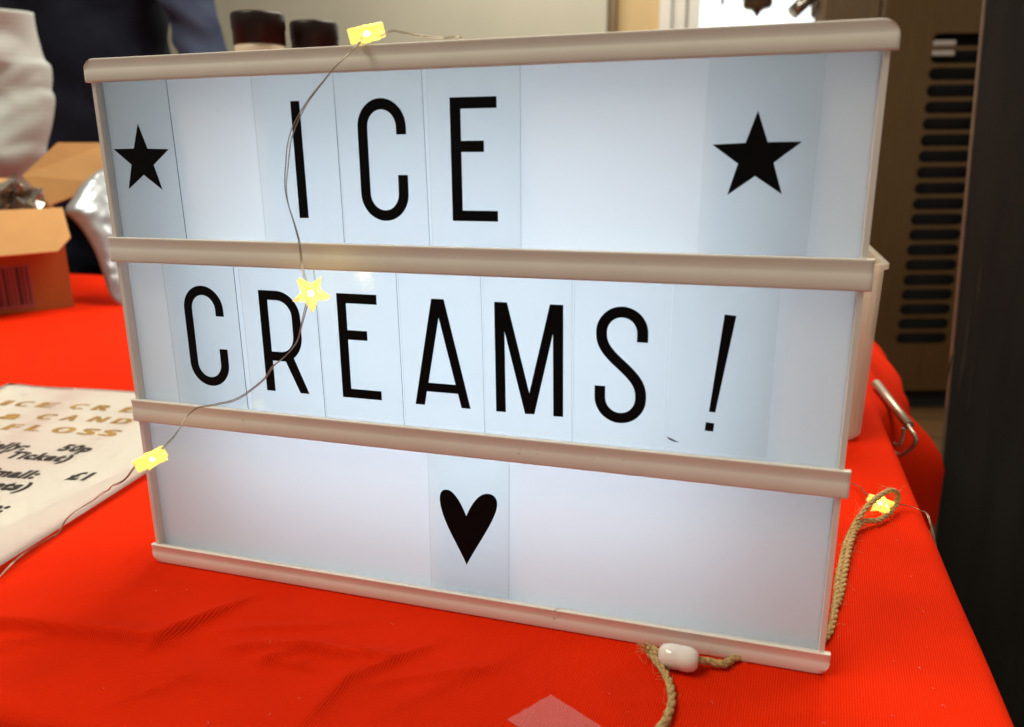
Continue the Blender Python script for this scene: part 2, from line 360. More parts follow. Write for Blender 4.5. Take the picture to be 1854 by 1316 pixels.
def cloth_h(x, y):
    h = 0.0
    for ax, ay, bx, by, hh, wd in RIDGES:
        if min(ax, bx) - 0.03 > x or max(ax, bx) + 0.03 < x or min(ay, by) - 0.03 > y or max(ay, by) + 0.03 < y: continue
        dx, dy = bx - ax, by - ay; L2 = dx * dx + dy * dy
        t = ((x - ax) * dx + (y - ay) * dy) / L2
        tc_ = min(1, max(0, t)); L = math.sqrt(L2)
        px, py = x - ax - dx * tc_, y - ay - dy * tc_
        s = (x - ax) * (-dy) / L + (y - ay) * dx / L
        over = (t - tc_) * L
        d = math.sqrt(px * px + py * py)
        if d > 4 * wd: continue
        k = wd * (0.31 if s < 0 else 1.35)                 # steep towards the front, long behind
        fade = min(1.0, 0.35 + 2.2 * min(tc_, 1 - tc_) + 0.25)
        h += 2.0 * hh * fade * math.exp(-math.sqrt((s * s) / (k * k) + 0.09) * 1.35 + 0.4 - (over * over) / (wd * wd))
    flat = min(1, max(0, (abs(y - 0.025) - 0.03) / 0.03)) if -0.16 < x < 0.16 else 1
    h *= flat
    h += flat * 0.0009 * noise.noise((x * 11, y * 13, 0.3)) + 0.0004 * flat * noise.noise((x * 34, y * 30, 2.3))
    return h
def smooth01(a, b, x):
    t = min(1, max(0, (x - a) / (b - a))); return t * t * (3 - 2 * t)
def flare(y):      # how far the hanging side swings out (m)
    f = 0.066 * math.exp(-((y - 0.405) / 0.05) ** 2) + 0.055 * smooth01(0.40, 0.50, y) + 0.012 * smooth01(0.52, 0.60, y)
    return f * smooth01(0.29, 0.37, y)
def axis(lo, hi, levels, coarse):
    out = []; v = lo
    while v < hi - 1e-6:
        out.append(v); st = coarse
        for l, h_, sp_ in levels:
            if l <= v < h_: st = sp_
        v += st
    out.append(hi); return out
DROPR, DROPF = 0.112, 0.30
sx = axis(-1.55, EX, [(-0.34, EX, 0.0026), (-0.21, 0.12, 0.0013)], 0.02) + [EX + d for d in (0.002, 0.004, 0.007, 0.011, 0.016, 0.024, 0.034, 0.045, 0.056, 0.068, 0.08, 0.092, 0.104, DROPR)]
ty = [FY - d for d in (DROPF, 0.2, 0.12, 0.07, 0.04, 0.025, 0.016, 0.011, 0.007, 0.004, 0.002)] + axis(FY, BY, [(FY, 0.16, 0.0026), (FY, -0.018, 0.0013)], 0.012) + [BY + d for d in (0.003, 0.006, 0.01, 0.016, 0.025, 0.04, 0.06, 0.085, DROPR)]
RAD = 0.007
def bend(s):      # arc-length past the edge -> (outward, down)
    a = RAD * math.pi / 2
    if s <= 0: return 0.0, 0.0
    if s < a: return RAD * math.sin(s / RAD), RAD * (1 - math.cos(s / RAD))
    return RAD, RAD + (s - a)
cl = bmesh.new(); uvl = cl.loops.layers.uv.new('UVMap'); grid = []
for y in ty:
    row = []
    for x in sx:
        s = max(0, x - (EX - RAD)); t = max(0, y - (BY - RAD)); f = max(0, (FY + RAD) - y)
        px, py = min(x, EX - RAD), min(max(y, FY + RAD), BY - RAD)
        oz = cloth_h(px, py) * max(0, 1 - (s + t + f) / 0.01)
        ox, d1 = bend(s); oy, d2 = bend(t); of, d3 = bend(f)
        z = -max(d1, d2, d3) + oz
        X = px + ox; Y = py + oy - of
        if s > 0:
            fl = flare(py); X += fl * smooth01(-0.02, 0.07, d1 - 0.002) * min(1, d1 / 0.01) + 0.003 * math.sin(py * 60) * min(1, d1 / 0.06)
            z += 0.02 * max(0, d1 - 0.06) * math.sin(py * 30)
        if t > 0: Y += 0.02 * math.sin(px * 16) * min(1, d2 / 0.1)
        if f > 0: Y -= 0.012 * (0.5 + 0.5 * math.sin(px * 26)) * min(1, d3 / 0.1)
        if s > 0 and t > 0: m_ = min(d1, d2); X += 0.05 * m_; Y += 0.3 * m_
        if s > 0 and f > 0: m_ = min(d1, d3); X += 0.1 * m_; Y -= 0.45 * m_
        v = cl.verts.new((X, Y, z)); row.append((v, (x, y)))
    grid.append(row)
for r0, r1 in zip(grid, grid[1:]):
    for i in range(len(r0) - 1):
        q = (r0[i], r0[i + 1], r1[i + 1], r1[i]); fc = cl.faces.new([p[0] for p in q]); fc.smooth = True
        for lp, p in zip(fc.loops, q): lp[uvl].uv = p[1]
cloth = obj('tablecloth', cl, M['cloth'])
tag(cloth, 'bright red woven cloth with small creases, draped over the table', 'tablecloth')

lt = bmesh.new(); lr = random.Random(5)
for i in range(30):                                           # lint and stray threads on the cloth
    p = on_z(lr.uniform(0, 1750), lr.uniform(1060, 1316)) if i % 3 else on_z(lr.uniform(1540, 1740), lr.uniform(960, 1300))
    if p.y > -0.008 and p.x < 0.155 or p.x > EX - 0.012: continue
    d = Vector((lr.gauss(0, 1), lr.gauss(0, 1), 0)).normalized(); n = Vector((-d.y, d.x, 0)); L = lr.uniform(0.0004, 0.0018)
    P = [p + d * (L * t) + n * (lr.uniform(-0.2, 0.2) * L) for t in (-0.5, 0, 0.5)]
    tube([Vector((q.x, q.y, cloth_h(q.x, q.y) + 0.0003)) for q in P], lr.uniform(0.00004, 0.00009), 4, lt)
obj('lint', lt, M['lint'], cloth, kind='stuff')

# ------------------------------------------------------------------ the light box
lb = thing('light_box', 'lit white cinema light box with three rows standing on the red cloth', 'light box')
BW = 0.1478; D0, D1 = 0.0012, 0.052; ZB, ZT = 0.003, 0.2215; TH = 0.0018
def ring_tray():
    bm = bmesh.new()
    box(bm, -BW, -BW + TH, D0, D1, ZB, ZT); box(bm, BW - TH, BW, D0, D1, ZB, ZT)
    box(bm, -BW + TH, BW - TH, D0 + 0.0005, D1, ZB, ZB + TH); box(bm, -BW + TH, BW - TH, D0 + 0.0005, D1, ZT - TH, ZT)
    box(bm, -BW + TH, BW - TH, D1 - TH, D1, ZB + TH, ZT - TH)
    bmesh.ops.recalc_face_normals(bm, faces=bm.faces); return bm
obj('housing', ring_tray(), M['housing'], lb)
PY = 0.0052
obj('diffuser_panel', boxm(-BW + TH, BW - TH, PY, PY + 0.0012, ZB + TH, ZT - TH), M['diffuser'], lb)
def rail_mesh(z0, z1, round_top=False, round_bot=False, rad=0.0055):
    """rail: grooved front lip, run along x, ends rounded at the outer corners"""
    h = z1 - z0; W = 0.15
    prof = [(0.0023, 0.0), (0.0006, 0.0), (0.00015, 0.03), (0.0, 0.08), (0.00006, 0.30), (0.00016, 0.46), (0.00042, 0.54), (0.00052, 0.60), (0.00044, 0.74), (0.00022, 0.90), (0.00006, 0.965), (0.00015, 0.988), (0.0005, 1.0), (0.0023, 1.0)]
    def clampz(x, z):
        e = W - abs(x)
        if e < rad:
            c = rad - math.sqrt(max(0, rad * rad - (rad - e) ** 2))
            if round_top: z = min(z, z1 - c)
            if round_bot: z = max(z, z0 + c)
        return z
    xs = [-W + rad * (1 - math.cos(math.pi / 2 * i / 8)) for i in range(9)]
    xs = [-W] + xs[1:] + [-W + rad + (2 * W - 2 * rad) * i / 24 for i in range(1, 24)] + [-x for x in xs[::-1]]
    bm = bmesh.new(); rings = []
    for x in xs:
        e = W - abs(x); soft = max(0, 0.0006 - e) * 0.6
        rings.append([bm.verts.new((x, min(0.0023, y + soft), clampz(x, z0 + h * t))) for y, t in prof])
    for a, b in zip(rings, rings[1:]):
        n = len(prof)
        for k in range(n): bm.faces.new((a[k], b[k], b[(k + 1) % n], a[(k + 1) % n])).smooth = (k != n - 1)
    bm.faces.new(rings[0]); bm.faces.new(rings[-1][::-1])
    bmesh.ops.remove_doubles(bm, verts=bm.verts, dist=1e-7)
    bmesh.ops.recalc_face_normals(bm, faces=bm.faces); return bm
RAILS = [(0.0002, 0.0092), (0.0707, 0.0810), (0.1428, 0.1533), (0.2153, 0.2242)]
for i, (a, b) in enumerate(RAILS):
    r = obj('rail', rail_mesh(a, b, i == 3, i == 0), M['plastic'], lb)
    zc = (a + b) / 2
    obj('rail_web', boxm(-BW + TH, BW - TH, 0.0024, PY, max(zc - 0.0022, ZB + TH), min(zc + 0.0022, ZT - TH)), M['plastic'], r)
o = area('led_sheet_lamp', (0, D1 - TH - 0.003, 0.112), (0, 0, 0.112), 0.225, 0.172, 0.72, (0.79, 0.90, 1.0)); o.parent = lb

# slides with letters -------------------------------------------------
SY = 0.0030
def arc(cx, cz, rx, rz, a0, a1, n=20):
    return [(cx + rx * math.cos(math.radians(a0 + (a1 - a0) * i / n)), cz + rz * math.sin(math.radians(a0 + (a1 - a0) * i / n))) for i in range(n + 1)]
def stroke(path, wd):
    P = []
    for p in path:
        if not P or (Vector(p) - P[-1]).length > 1e-4: P.append(Vector(p))
    Lft, Rgt = [], []
    for i, p in enumerate(P):
        t = (P[min(i + 1, len(P) - 1)] - P[max(i - 1, 0)]).normalized(); n = Vector((-t.y, t.x))
        Lft.append(tuple(p + n * wd / 2)); Rgt.append(tuple(p - n * wd / 2))
    return Lft + Rgt[::-1]
def letter_C(x0, x1, z0, z1, zt, zb, wd=3.95):
    cx = (x0 + x1) / 2; r = (x1 - x0) / 2 - wd / 2; rz = r * 1.06; tz = z1 - wd / 2 - rz; bz = z0 + wd / 2 + rz
    return [stroke([(cx + r, zt)] + arc(cx, tz, r, rz, 0, 180) + arc(cx, bz, r, rz, 180, 360) + [(cx + r, zb)], wd)]
def letter_E(x0, z0):
    return [[(x0, z0), (x0 + 17.5, z0), (x0 + 17.5, z0 + 3.8), (x0 + 4, z0 + 3.8), (x0 + 4, z0 + 24.4), (x0 + 12.6, z0 + 24.4), (x0 + 12.6, z0 + 28.3), (x0 + 4, z0 + 28.3), (x0 + 4, z0 + 39.2), (x0 + 17.5, z0 + 39.2), (x0 + 17.5, z0 + 43.1), (x0, z0 + 43.1)]]
def letter_R():
    outer = [(-79.9, 90.3), (-79.9, 133.2), (-71.9, 133.2)] + arc(-71.9, 122.4, 10.7, 10.8, 90, 0, 14)[1:] + [(-61.2, 114.5)] + arc(-71.0, 114.5, 9.8, 11.0, 0, -57, 8)[1:] + [(-59.6, 90.3), (-63.8, 90.3), (-69.6, 103.6), (-75.8, 103.6), (-75.8, 90.3)]
    inner = [(-75.9, 129.3), (-71.9, 129.3)] + arc(-71.9, 122.4, 6.8, 6.9, 90, 0, 12)[1:] + [(-65.1, 114.5)] + arc(-71.6, 114.5, 6.5, 7.0, 0, -90, 10)[1:] + [(-75.9, 107.5)]
    return [outer, inner]
def bez(p0, p1, p2, p3, n=16):
    return [tuple((1 - t) ** 3 * a + 3 * (1 - t) ** 2 * t * b + 3 * (1 - t) * t * t * c + t ** 3 * d for a, b, c, d in zip(p0, p1, p2, p3)) for t in [i / n for i in range(n + 1)]]
letter_S = [stroke([(77.35, 121.0)] + arc(69.95, 124.2, 7.4, 7.5, 0, 180) + bez((62.55, 123.2), (62.6, 113.9), (77.4, 110.6), (77.4, 100.8)) + arc(69.9, 99.7, 7.5, 7.75, 0, -180) + [(62.4, 103.8)], 3.95)]
letter_A = [[(-11.7, 90.2), (-3.4, 133.1), (1.7, 133.1), (11.6, 90.2), (7.8, 90.2), (6.5, 95.9), (-6.6, 95.9), (-7.7, 90.2)], [(-0.6, 125.9), (-5.8, 99.5), (5.6, 99.5)]]
letter_M = [[(22.1, 90.2), (21.9, 133.1), (26.9, 133.1), (35.4, 98.6), (43.3, 133.2), (48.3, 133.2), (48.6, 90.4), (44.8, 90.3), (44.5, 122.2), (37.4, 90.4), (33.7, 90.2), (25.8, 122.1), (26.0, 90.2)]]
def star_poly(cx, cz, R, rot=0, inner=0.40):
    return [[(cx + (R if k % 2 == 0 else R * inner) * math.sin(math.radians(36 * k + rot)), cz + (R if k % 2 == 0 else R * inner) * math.cos(math.radians(36 * k + rot))) for k in range(10)]]
heart = [bez((8.6, 44.0), (10.9, 49.6), (14.2, 55.2), (18.5, 55.1)) + bez((18.5, 55.1), (21.6, 54.9), (22.3, 52.2), (21.8, 49.6))[1:] + bez((21.8, 49.6), (20.6, 43.0), (13.2, 32.0), (8.2, 21.9))[1:] + bez((8.2, 21.9), (5.2, 29.5), (-0.6, 38.0), (-2.3, 46.3))[1:] + bez((-2.3, 46.3), (-3.2, 50.4), (-3.0, 54.4), (0.2, 54.7))[1:] + bez((0.2, 54.7), (3.6, 55.0), (6.6, 49.4), (8.6, 44.0))[1:-1]]
excl = [[(101.7, 97.3), (105.0, 132.7), (108.9, 132.4), (103.9, 97.2)]]
excl_dot = [[(100.6, 90.1), (100.9, 93.3), (103.8, 93.1), (103.6, 90.0)]]
ROWZ = [(0.0065, 0.0735), (0.0785, 0.1455), (0.1508, 0.2180)]
def slide(row, x0, x1, loops, label, lean=0.0, extra=None, part='letter', dy=0.0):
    z0, z1 = ROWZ[row]; z0 += 0.0006
    t = thing('letter_slide', label, 'letter slide', 'clear letter slides in the light box', loc=((x0 + x1) / 2000, SY + dy, z0))
    bm = bmesh.new(); th = 0.00042; a, b = x0 / 1000, x1 / 1000
    v = [bm.verts.new(p) for p in ((a, 0, z0), (b, 0, z0), (b + lean, 0, z1), (a + lean, 0, z1), (a, th, z0), (b, th, z0), (b + lean, th, z1), (a + lean, th, z1))]
    for idx, mi in (((0, 1, 2, 3), 0), ((1, 5, 6, 2), 1), ((4, 0, 3, 7), 2 if x0 > 40 else 0)):
        bm.faces.new([v[i] for i in idx]).material_index = mi
    inv = Matrix.Translation((-(x0 + x1) / 2000, 0, -z0))
    bm.transform(inv); obj('sheet', bm, [M['slide'], M['slide_edge'], M['slide_edge_pale']], t)
    for nm, lp in [(part, loops)] + (extra or []):
        me = curve_mesh(nm, [[(x / 1000, z / 1000) for x, z in l] for l in lp], 0.00008)
        me.transform(inv @ Matrix.Translation((0, -0.00012, 0))); obj(nm, me, M['black_print'], t)
    return t
slide(2, -146.5, -112.0, star_poly(-129.2, 184.7, 14.4, 0.6), 'clear slide with a black star at the end of the top row next to ICE', part='star_print', lean=-0.0012)
slide(2, -74.0, -39.0, [[(-57.7, 162.6), (-57.9, 206), (-54.1, 206), (-53.7, 162.6)]], 'clear slide with black letter I starting the word ICE', lean=-0.0004)
slide(2, -38.4, -3.2, letter_C(-30.4, -10.9, 162.1, 206.2, 193.4, 179.0), 'clear slide with black letter C in the middle of the word ICE', lean=-0.0010)
slide(2, -2.2, 32.4, letter_E(6.35, 162.6), 'clear slide with black letter E ending the word ICE')
slide(2, 94.6, 129.4, star_poly(111.6, 184.6, 14.5, -1.4), 'clear slide with a black star beside a wide blank gap after ICE', part='star_print', lean=0.0008)
slide(1, -125.7, -90.5, letter_C(-117.2, -97.7, 90.0, 133.8, 121.0, 106.8), 'clear slide with black letter C starting the word CREAMS', lean=-0.0003)
slide(1, -88.0, -53.0, letter_R(), 'clear slide with black letter R in the word CREAMS', lean=-0.0005)
slide(1, -52.4, -17.2, letter_E(-44.0, 90.4), 'clear slide with black letter E in the word CREAMS', lean=-0.0006)
slide(1, -16.4, 17.2, letter_A, 'clear slide with black letter A in the word CREAMS', lean=-0.0006)
slide(1, 17.7, 51.9, letter_M, 'clear slide with black letter M in the word CREAMS', lean=-0.0004)
slide(1, 52.3, 86.8, letter_S, 'clear slide with black letter S ending the word CREAMS')
slide(1, 87.3, 122.2, excl, 'clear slide with a black exclamation mark after the word CREAMS', extra=[('dot', excl_dot)], part='stroke_print')
slide(0, -8.2, 26.3, heart, 'clear slide with a black heart alone in the bottom row', part='heart_print', lean=0.0008)

ch = [on_y(u, v, SY - 0.0003) for u, v in ((1206, 790), (1214, 793), (1222, 797), (1230, 801), (1221, 800), (1212, 796))]
bm = bmesh.new(); bm.faces.new([bm.verts.new(p) for p in ch]); obj('chip_mark', bm, M['slide_edge'], lb)
# ------------------------------------------------------------------ star fairy lights
fl = thing('fairy_light_string', 'string of small glowing yellow star lights on thin wire draped over the light box', 'fairy lights')
def at(u, v, y): return on_y(u, v, y)
S1 = on_y(664, 60, 0.004); S2 = on_y(563, 531, -0.0175); S3 = on_y(275, 831, -0.031); S4 = on_z(1594, 912, 0.0065)
path = [Vector((0.215, 0.118, -0.10)), Vector((0.2135, 0.125, -0.03)), on_z(1684, 945, 0.001), on_z(1662, 921, 0.002), on_z(1625, 912, 0.004), S4, on_z(1568, 893, 0.006), on_z(1540, 875, 0.003),
        Vector((0.13, 0.20, 0.003)), Vector((0.05, 0.12, 0.004)), Vector((0.0, 0.075, 0.05)), Vector((-0.005, 0.06, 0.19)), Vector((-0.003, 0.045, 0.2235)),
        at(836, 69, 0.020), at(800, 68, 0.014), at(770, 66, 0.010), at(735, 59, 0.006), at(712, 55, 0.004), at(690, 64, 0.002), S1,
        at(652, 76, -0.004), at(632, 97, -0.006), at(606, 122, -0.008), at(575, 158, -0.0095), at(553, 190, -0.010), at(535, 226, -0.010), at(523, 262, -0.010), at(518, 305, -0.0095), at(517, 338, -0.009),
        at(522, 372, -0.008), at(532, 405, -0.0065), at(542, 440, -0.005), at(548, 478, -0.008), at(556, 512, -0.014), S2, at(556, 553, -0.016),
        at(546, 590, -0.013), at(537, 617, -0.011), at(515, 646, -0.010), at(495, 664, -0.010), at(481, 682, -0.010), at(455, 702, -0.010), at(425, 724, -0.009), at(392, 733, -0.008), at(357, 741, -0.008),
        at(336, 758, -0.011), at(318, 785, -0.018), at(301, 803, -0.026), S3, at(252, 836, -0.032), at(225, 867, -0.032), at(207, 879, -0.030)]
tail = [(170, 903, .030), (125, 937, .0185), (106, 964, .013), (91, 973, .0115), (61, 990, .008), (30, 1013, .004), (0, 1043, .0022), (-60, 1100, .002), (-160, 1180, .002)]
path += [on_z(u, v, z) for u, v, z in tail]
wp = resample(catmull(path, 10), 0.0009)
wp = [p + Vector((noise.noise(p * 60), noise.noise(p * 60 + Vector((9, 9, 9))), noise.noise(p * 60 + Vector((4, 2, 7))))) * 0.0008 for p in wp]
for ph in (0, math.pi):
    def spread_r(i): return 0.00028 + 0.0007 * max(0, noise.noise((i * 0.015, 3.1, 0)))
    T, N = frames(wp); hp = []
    for i, p in enumerate(wp):
        a = ph + i * 0.045; b = T[i].cross(N[i]); hp.append(p + (N[i] * math.cos(a) + b * math.sin(a)) * spread_r(i))
    obj('wire', tube(hp, 0.0002, 6), M['wire'], fl)
def star_shell(R=0.0071, th=0.0052, inner=0.44):
    bm = bmesh.new(); n = 10; o_, i_ = [], []
    rim = [(math.sin(math.radians(36 * k)) * (R if k % 2 == 0 else R * inner), math.cos(math.radians(36 * k)) * (R if k % 2 == 0 else R * inner)) for k in range(n)]
    def ringv(s, y): return [bm.verts.new((x * s, y, z * s)) for x, z in rim]
    fo, fi = ringv(1, -th / 2), ringv(0.80, -th / 2); va, vb = ringv(0.72, -th * 0.02), None
    bo = ringv(1, th / 2); c0 = bm.verts.new((0, -th * 0.42, 0)); c1 = bm.verts.new((0, th * 0.62, 0))
    for k in range(n):
        j = (k + 1) % n
        bm.faces.new((fo[k], fo[j], fi[j], fi[k])); bm.faces.new((fi[k], fi[j], va[j], va[k])); bm.faces.new((va[k], va[j], c0)).material_index = 1
        bm.faces.new((bo[k], fo[k], fo[j], bo[j])[::-1]); bm.faces.new((bo[j], bo[k], c1)).material_index = 1
    bmesh.ops.recalc_face_normals(bm, faces=bm.faces)
    bmesh.ops.bevel(bm, geom=[e for e in bm.edges if all(v in fo or v in bo for v in e.verts)], offset=0.0003, segments=1, affect='EDGES')
    return bm
shell_me = None
def star_light(p, nrm, roll, lit):
    """nrm: the direction the star's face looks; roll about it"""
    n = Vector(nrm).normalized(); q = n.to_track_quat('-Y', 'Z')
    global shell_me
    if shell_me is None:
        s = obj('star_light', star_shell(), [M['star'], M['star_core']], fl); shell_me = s.data
    else:
        s = obj('star_light', shell_me, None, fl)
    s.matrix_world = Matrix.Translation(p) @ q.to_matrix().to_4x4() @ Matrix.Rotation(roll, 4, 'Y')
    bulb = lathe([(0.00001, -0.0011), (0.0007, -0.0009), (0.0010, -0.0003), (0.0010, 0.0004), (0.0007, 0.0009), (0.00001, 0.0011)], 12)
    obj('led_bulb', bulb, M['led'], s)
    return s
def toward(p): return (CAM - p).normalized()
def edge_on(p, n, tip):
    d = toward(p); n = n - d * n.dot(d); return n.normalized() + d * tip
star_light(S1, edge_on(S1, RY * -0.95 - RX * 0.24, 0.06), 0.4, 1)
star_light(S2, toward(S2) + RX * 0.25 - RY * 0.30, math.radians(-33), 1)
star_light(S3, edge_on(S3, RX * -0.50 - RY * 0.85, 0.16), 0.2, 1)
star_light(S4, Vector((0.2, -0.35, 0.9)), 0.6, 1)

# ------------------------------------------------------------------ jute twine with bead
jt = thing('jute_twine', 'twisted jute twine looping out from under the light box', 'twine')
Z = 0.0019
def tz(u, v, z=Z): return on_z(u, v, z)
BC = on_z(1228, 1190, 0.0049)
front = [tz(1150, 1350), tz(1190, 1322), tz(1208, 1298), tz(1216, 1268), tz(1213, 1240), tz(1203, 1217), tz(1188, 1196, 0.003), tz(1176, 1180, 0.004), tz(1180, 1172, 0.005), tz(1190, 1180, 0.0048), BC,
         tz(1264, 1195, 0.0040), tz(1285, 1198, 0.0030), tz(1310, 1202, 0.0022), Vector((0.1165, -0.0008, 0.0016)), Vector((0.124, 0.005, 0.0015)), Vector((0.135, 0.010, Z)), Vector((0.145, 0.016, Z)), Vector((0.151, 0.024, Z)),
         tz(1509, 1120), tz(1515, 1070), tz(1521, 1030), tz(1532, 985, 0.003), tz(1548, 950, 0.005), tz(1568, 920, 0.010), tz(1592, 898, 0.013), tz(1612, 888, 0.013), tz(1624, 893, 0.010), tz(1624, 907, 0.006), tz(1611, 928, 0.003), tz(1590, 942, 0.003),
         tz(1566, 944, 0.004), tz(1548, 960, 0.004), tz(1538, 990, 0.004), tz(1530, 1030, 0.003), tz(1524, 1065), tz(1516, 1095)]
jp = resample(catmull(front, 10), 0.0006)
for k in range(3):
    hp = helix(jp, 0.00072, 0.0125, k * 2 * math.pi / 3)
    hp = [q + Vector((noise.noise(q * 400), noise.noise(q * 400 + Vector((3, 3, 3))), 0)) * 0.00022 for q in hp]
    obj('strand', tube(hp, 0.00082, 7, rf=lambda t: 1 + 0.22 * noise.noise((t * 160, k * 9.1, 0))), M['jute'], jt)
fz = bmesh.new()
for i in range(420):
    p = random.choice(jp); d = Vector((random.gauss(0, 1), random.gauss(0, 1), random.gauss(0.2, 0.8))).normalized()
    k = jp.index(p); t = (jp[min(k + 3, len(jp) - 1)] - jp[max(k - 3, 0)]).normalized()
    a = p + d * 0.0011; L = random.uniform(0.002, 0.0065)
    pts = [a, a + (d * 0.5 + t * random.choice((-1, 1))) * L * 0.5, a + (d * random.uniform(0.2, 0.9) + t * random.choice((-1, 1)) * 0.6 + Vector((random.gauss(0, .3), random.gauss(0, .3), random.gauss(0, .3)))) * L]
    pts = [Vector((q.x, q.y, max(q.z, 0.0003))) for q in pts]
    tube(catmull(pts, 3), 0.00005, 3, fz)
# frayed end at the bead
for i in range(40):
    a = tz(1178, 1181, 0.0045); b = a + Vector((random.uniform(-0.006, 0.0005), random.uniform(-0.0015, 0.004), random.uniform(-0.001, 0.003)))
    tube([a, a.lerp(b, .5) + Vector((0, 0, 0.0005)), b], 0.00009, 3, fz)
obj('fibres', fz, M['jute'], jt, kind='stuff')
bl = BC.copy(); axis_d = (tz(1262, 1197, 0.0049) - tz(1194, 1183, 0.0049)).normalized()
prof = [(0.0013, -0.0072), (0.0026, -0.0071), (0.0039, -0.0058), (0.00455, -0.0036), (0.0047, -0.0010), (0.0045, 0.0004), (0.0047, 0.0016), (0.0046, 0.0040), (0.0039, 0.0060), (0.0026, 0.0072), (0.0013, 0.0073)]
bd = lathe(prof, 36); bd.transform(Matrix.Translation(bl) @ axis_d.to_track_quat('Z', 'Y').to_matrix().to_4x4())
bo = thing('toggle_bead', 'glossy white barrel bead threaded on jute twine before the light box', 'bead', loc=bl)
bd.transform(Matrix.Translation(-bl)); obj('barrel', bd, M['bead'], bo)
hl = lathe([(0.0001, -0.00735), (0.0011, -0.00732), (0.0012, -0.0068), (0.0001, -0.0067)], 16); hl.transform(axis_d.to_track_quat('Z', 'Y').to_matrix().to_4x4())
obj('hole_rim', hl, M['grey_print'], bo)

# ------------------------------------------------------------------ tape on the cloth
t0 = on_z(997, 1256, 0.0016); td = (on_z(1092, 1316, 0.0016) - t0).normalized(); tn = Vector((td.y, -td.x, 0)); tn = tn if tn.y < 0 else -tn
bm = bmesh.new(); rows = []
for j in range(9):
    s = 0.0195 * j / 8; jag = -0.002 * (s / 0.0195) + 0.0003 * math.sin(j * 2.3)
    rows.append([bm.verts.new(t0 + tn * s + td * (jag * (1 - i / 12) + 0.075 * i / 12) + Vector((0, 0, cloth_h((t0 + tn * s + td * 0.075 * i / 12).x, (t0 + tn * s + td * 0.075 * i / 12).y)))) for i in range(13)])
for a, b in zip(rows, rows[1:]):
    for i in range(12): bm.faces.new((a[i], a[i + 1], b[i + 1], b[i]))
tag(obj('adhesive_tape', bm, M['tape']), 'torn strip of translucent matte tape stuck on the red cloth', 'tape')

# ------------------------------------------------------------------ price sheet
PT = Vector((-0.4695, 0.2035, 0.0)); PA = math.radians(7.2); PWD, PLN = 0.229, 0.305
sheet = thing('price_sheet', 'cream paper price list with gold heading lying on the red cloth', 'paper', loc=(PT.x, PT.y, 0.0016))
sheet.rotation_euler = (0, 0, PA)
def sheet_z(x, y): return 0.0022 * math.exp(-((x - PWD) ** 2) / 0.002) + 0.0006 * math.sin(x * 25 + y * 9) + 0.0008 + 0.0022 * math.exp(-((x * x + y * y) / 0.0004))
bm = bmesh.new(); rows = []
for j in range(31):
    rows.append([bm.verts.new((PWD * i / 24, -PLN * j / 30, sheet_z(PWD * i / 24, -PLN * j / 30))) for i in range(25)])
for a, b in zip(rows, rows[1:]):
    for i in range(24): bm.faces.new((a[i], b[i], b[i + 1], a[i + 1])).smooth = True
bmesh.ops.solidify(bm, geom=bm.faces[:], thickness=-0.00018)
obj('sheet', bm, M['paper'], sheet)
inv_sheet = (Matrix.Translation((PT.x, PT.y, 0)) @ Matrix.Rotation(PA, 4, 'Z')).inverted()
def sp(u, v): return inv_sheet @ on_z(u, v, 0.002)
def text_mesh(body, size, sx_=1.0, bold=0.0, spacing=1.0, xsmear=0.0):
    cu = bpy.data.curves.new('txt', 'FONT'); cu.body = body; cu.size = size; cu.space_character = spacing; cu.offset = bold
    cu.resolution_u = 3
    o = bpy.data.objects.new('txt', cu); col.objects.link(o)
    dg = bpy.context.evaluated_depsgraph_get(); me = bpy.data.meshes.new_from_object(o.evaluated_get(dg))
    bpy.data.objects.remove(o); bpy.data.curves.remove(cu); me.materials.clear()
    me.transform(Matrix.Diagonal((sx_, 1, 1, 1)))
    if xsmear:
        bm = bmesh.new()
        for k in range(5):
            m2 = me.copy(); m2.transform(Matrix.Translation((xsmear * k / 4, 0, 0.00001 * k))); bm.from_mesh(m2); bpy.data.meshes.remove(m2)
        bm.to_mesh(me); bm.free()
    return me
def put_text(name, body, pr, size, mat, sx_=1.0, bold=0.0, spacing=1.0, right=None, left=None, xsmear=0.0, width=None):
    """pr: baseline point on the sheet; right/left: sheet x the text ends/starts at"""
    me = text_mesh(body, size, sx_, bold, spacing, xsmear)
    xs = [v.co.x for v in me.vertices]; x0, x1 = min(xs), max(xs)
    if width: me.transform(Matrix.Diagonal((width / (x1 - x0), 1, 1, 1))); x0, x1 = x0 * width / (x1 - x0), x1 * width / (x1 - x0)
    dx = (right - x1) if right is not None else (left - x0)
    for v in me.vertices:
        v.co.x += dx; v.co.y += pr.y; v.co.z += sheet_z(v.co.x, v.co.y) + 0.00025
    return obj(name, me, mat, sheet)
def heading(chars):
    bm = bmesh.new()
    for ch, u0, u1, v in chars:
        p0, p1 = sp(u0, v), sp(u1, v)
        if p1.x > PWD - 0.004: continue
        me = text_mesh(ch, 0.0165, xsmear=0.0026); xs = [q.co.x for q in me.vertices]; x0, x1 = min(xs), max(xs)
        k = (p1.x - p0.x) / (x1 - x0)
        for q in me.vertices:
            q.co.x = p0.x + (q.co.x - x0) * k; q.co.y += p0.y; q.co.z += sheet_z(q.co.x, q.co.y) + 0.00025
        bm.from_mesh(me); bpy.data.meshes.remove(me)
    o = obj('heading_print', bm, M['gold_print'], sheet, kind='stuff')
heading([('I', -6, 12, 735), ('C', 21, 50, 737), ('E', 61, 96, 739), ('C', 120, 150, 742), ('R', 162, 196, 744), ('E', 213, 242, 747), ('A', 262, 292, 749), ('M', 306, 345, 750)])
heading([('&', -8, 34, 760), ('C', 60, 92, 761), ('A', 105, 136, 763), ('N', 155, 188, 765), ('D', 198, 232, 768), ('Y', 250, 282, 770)])
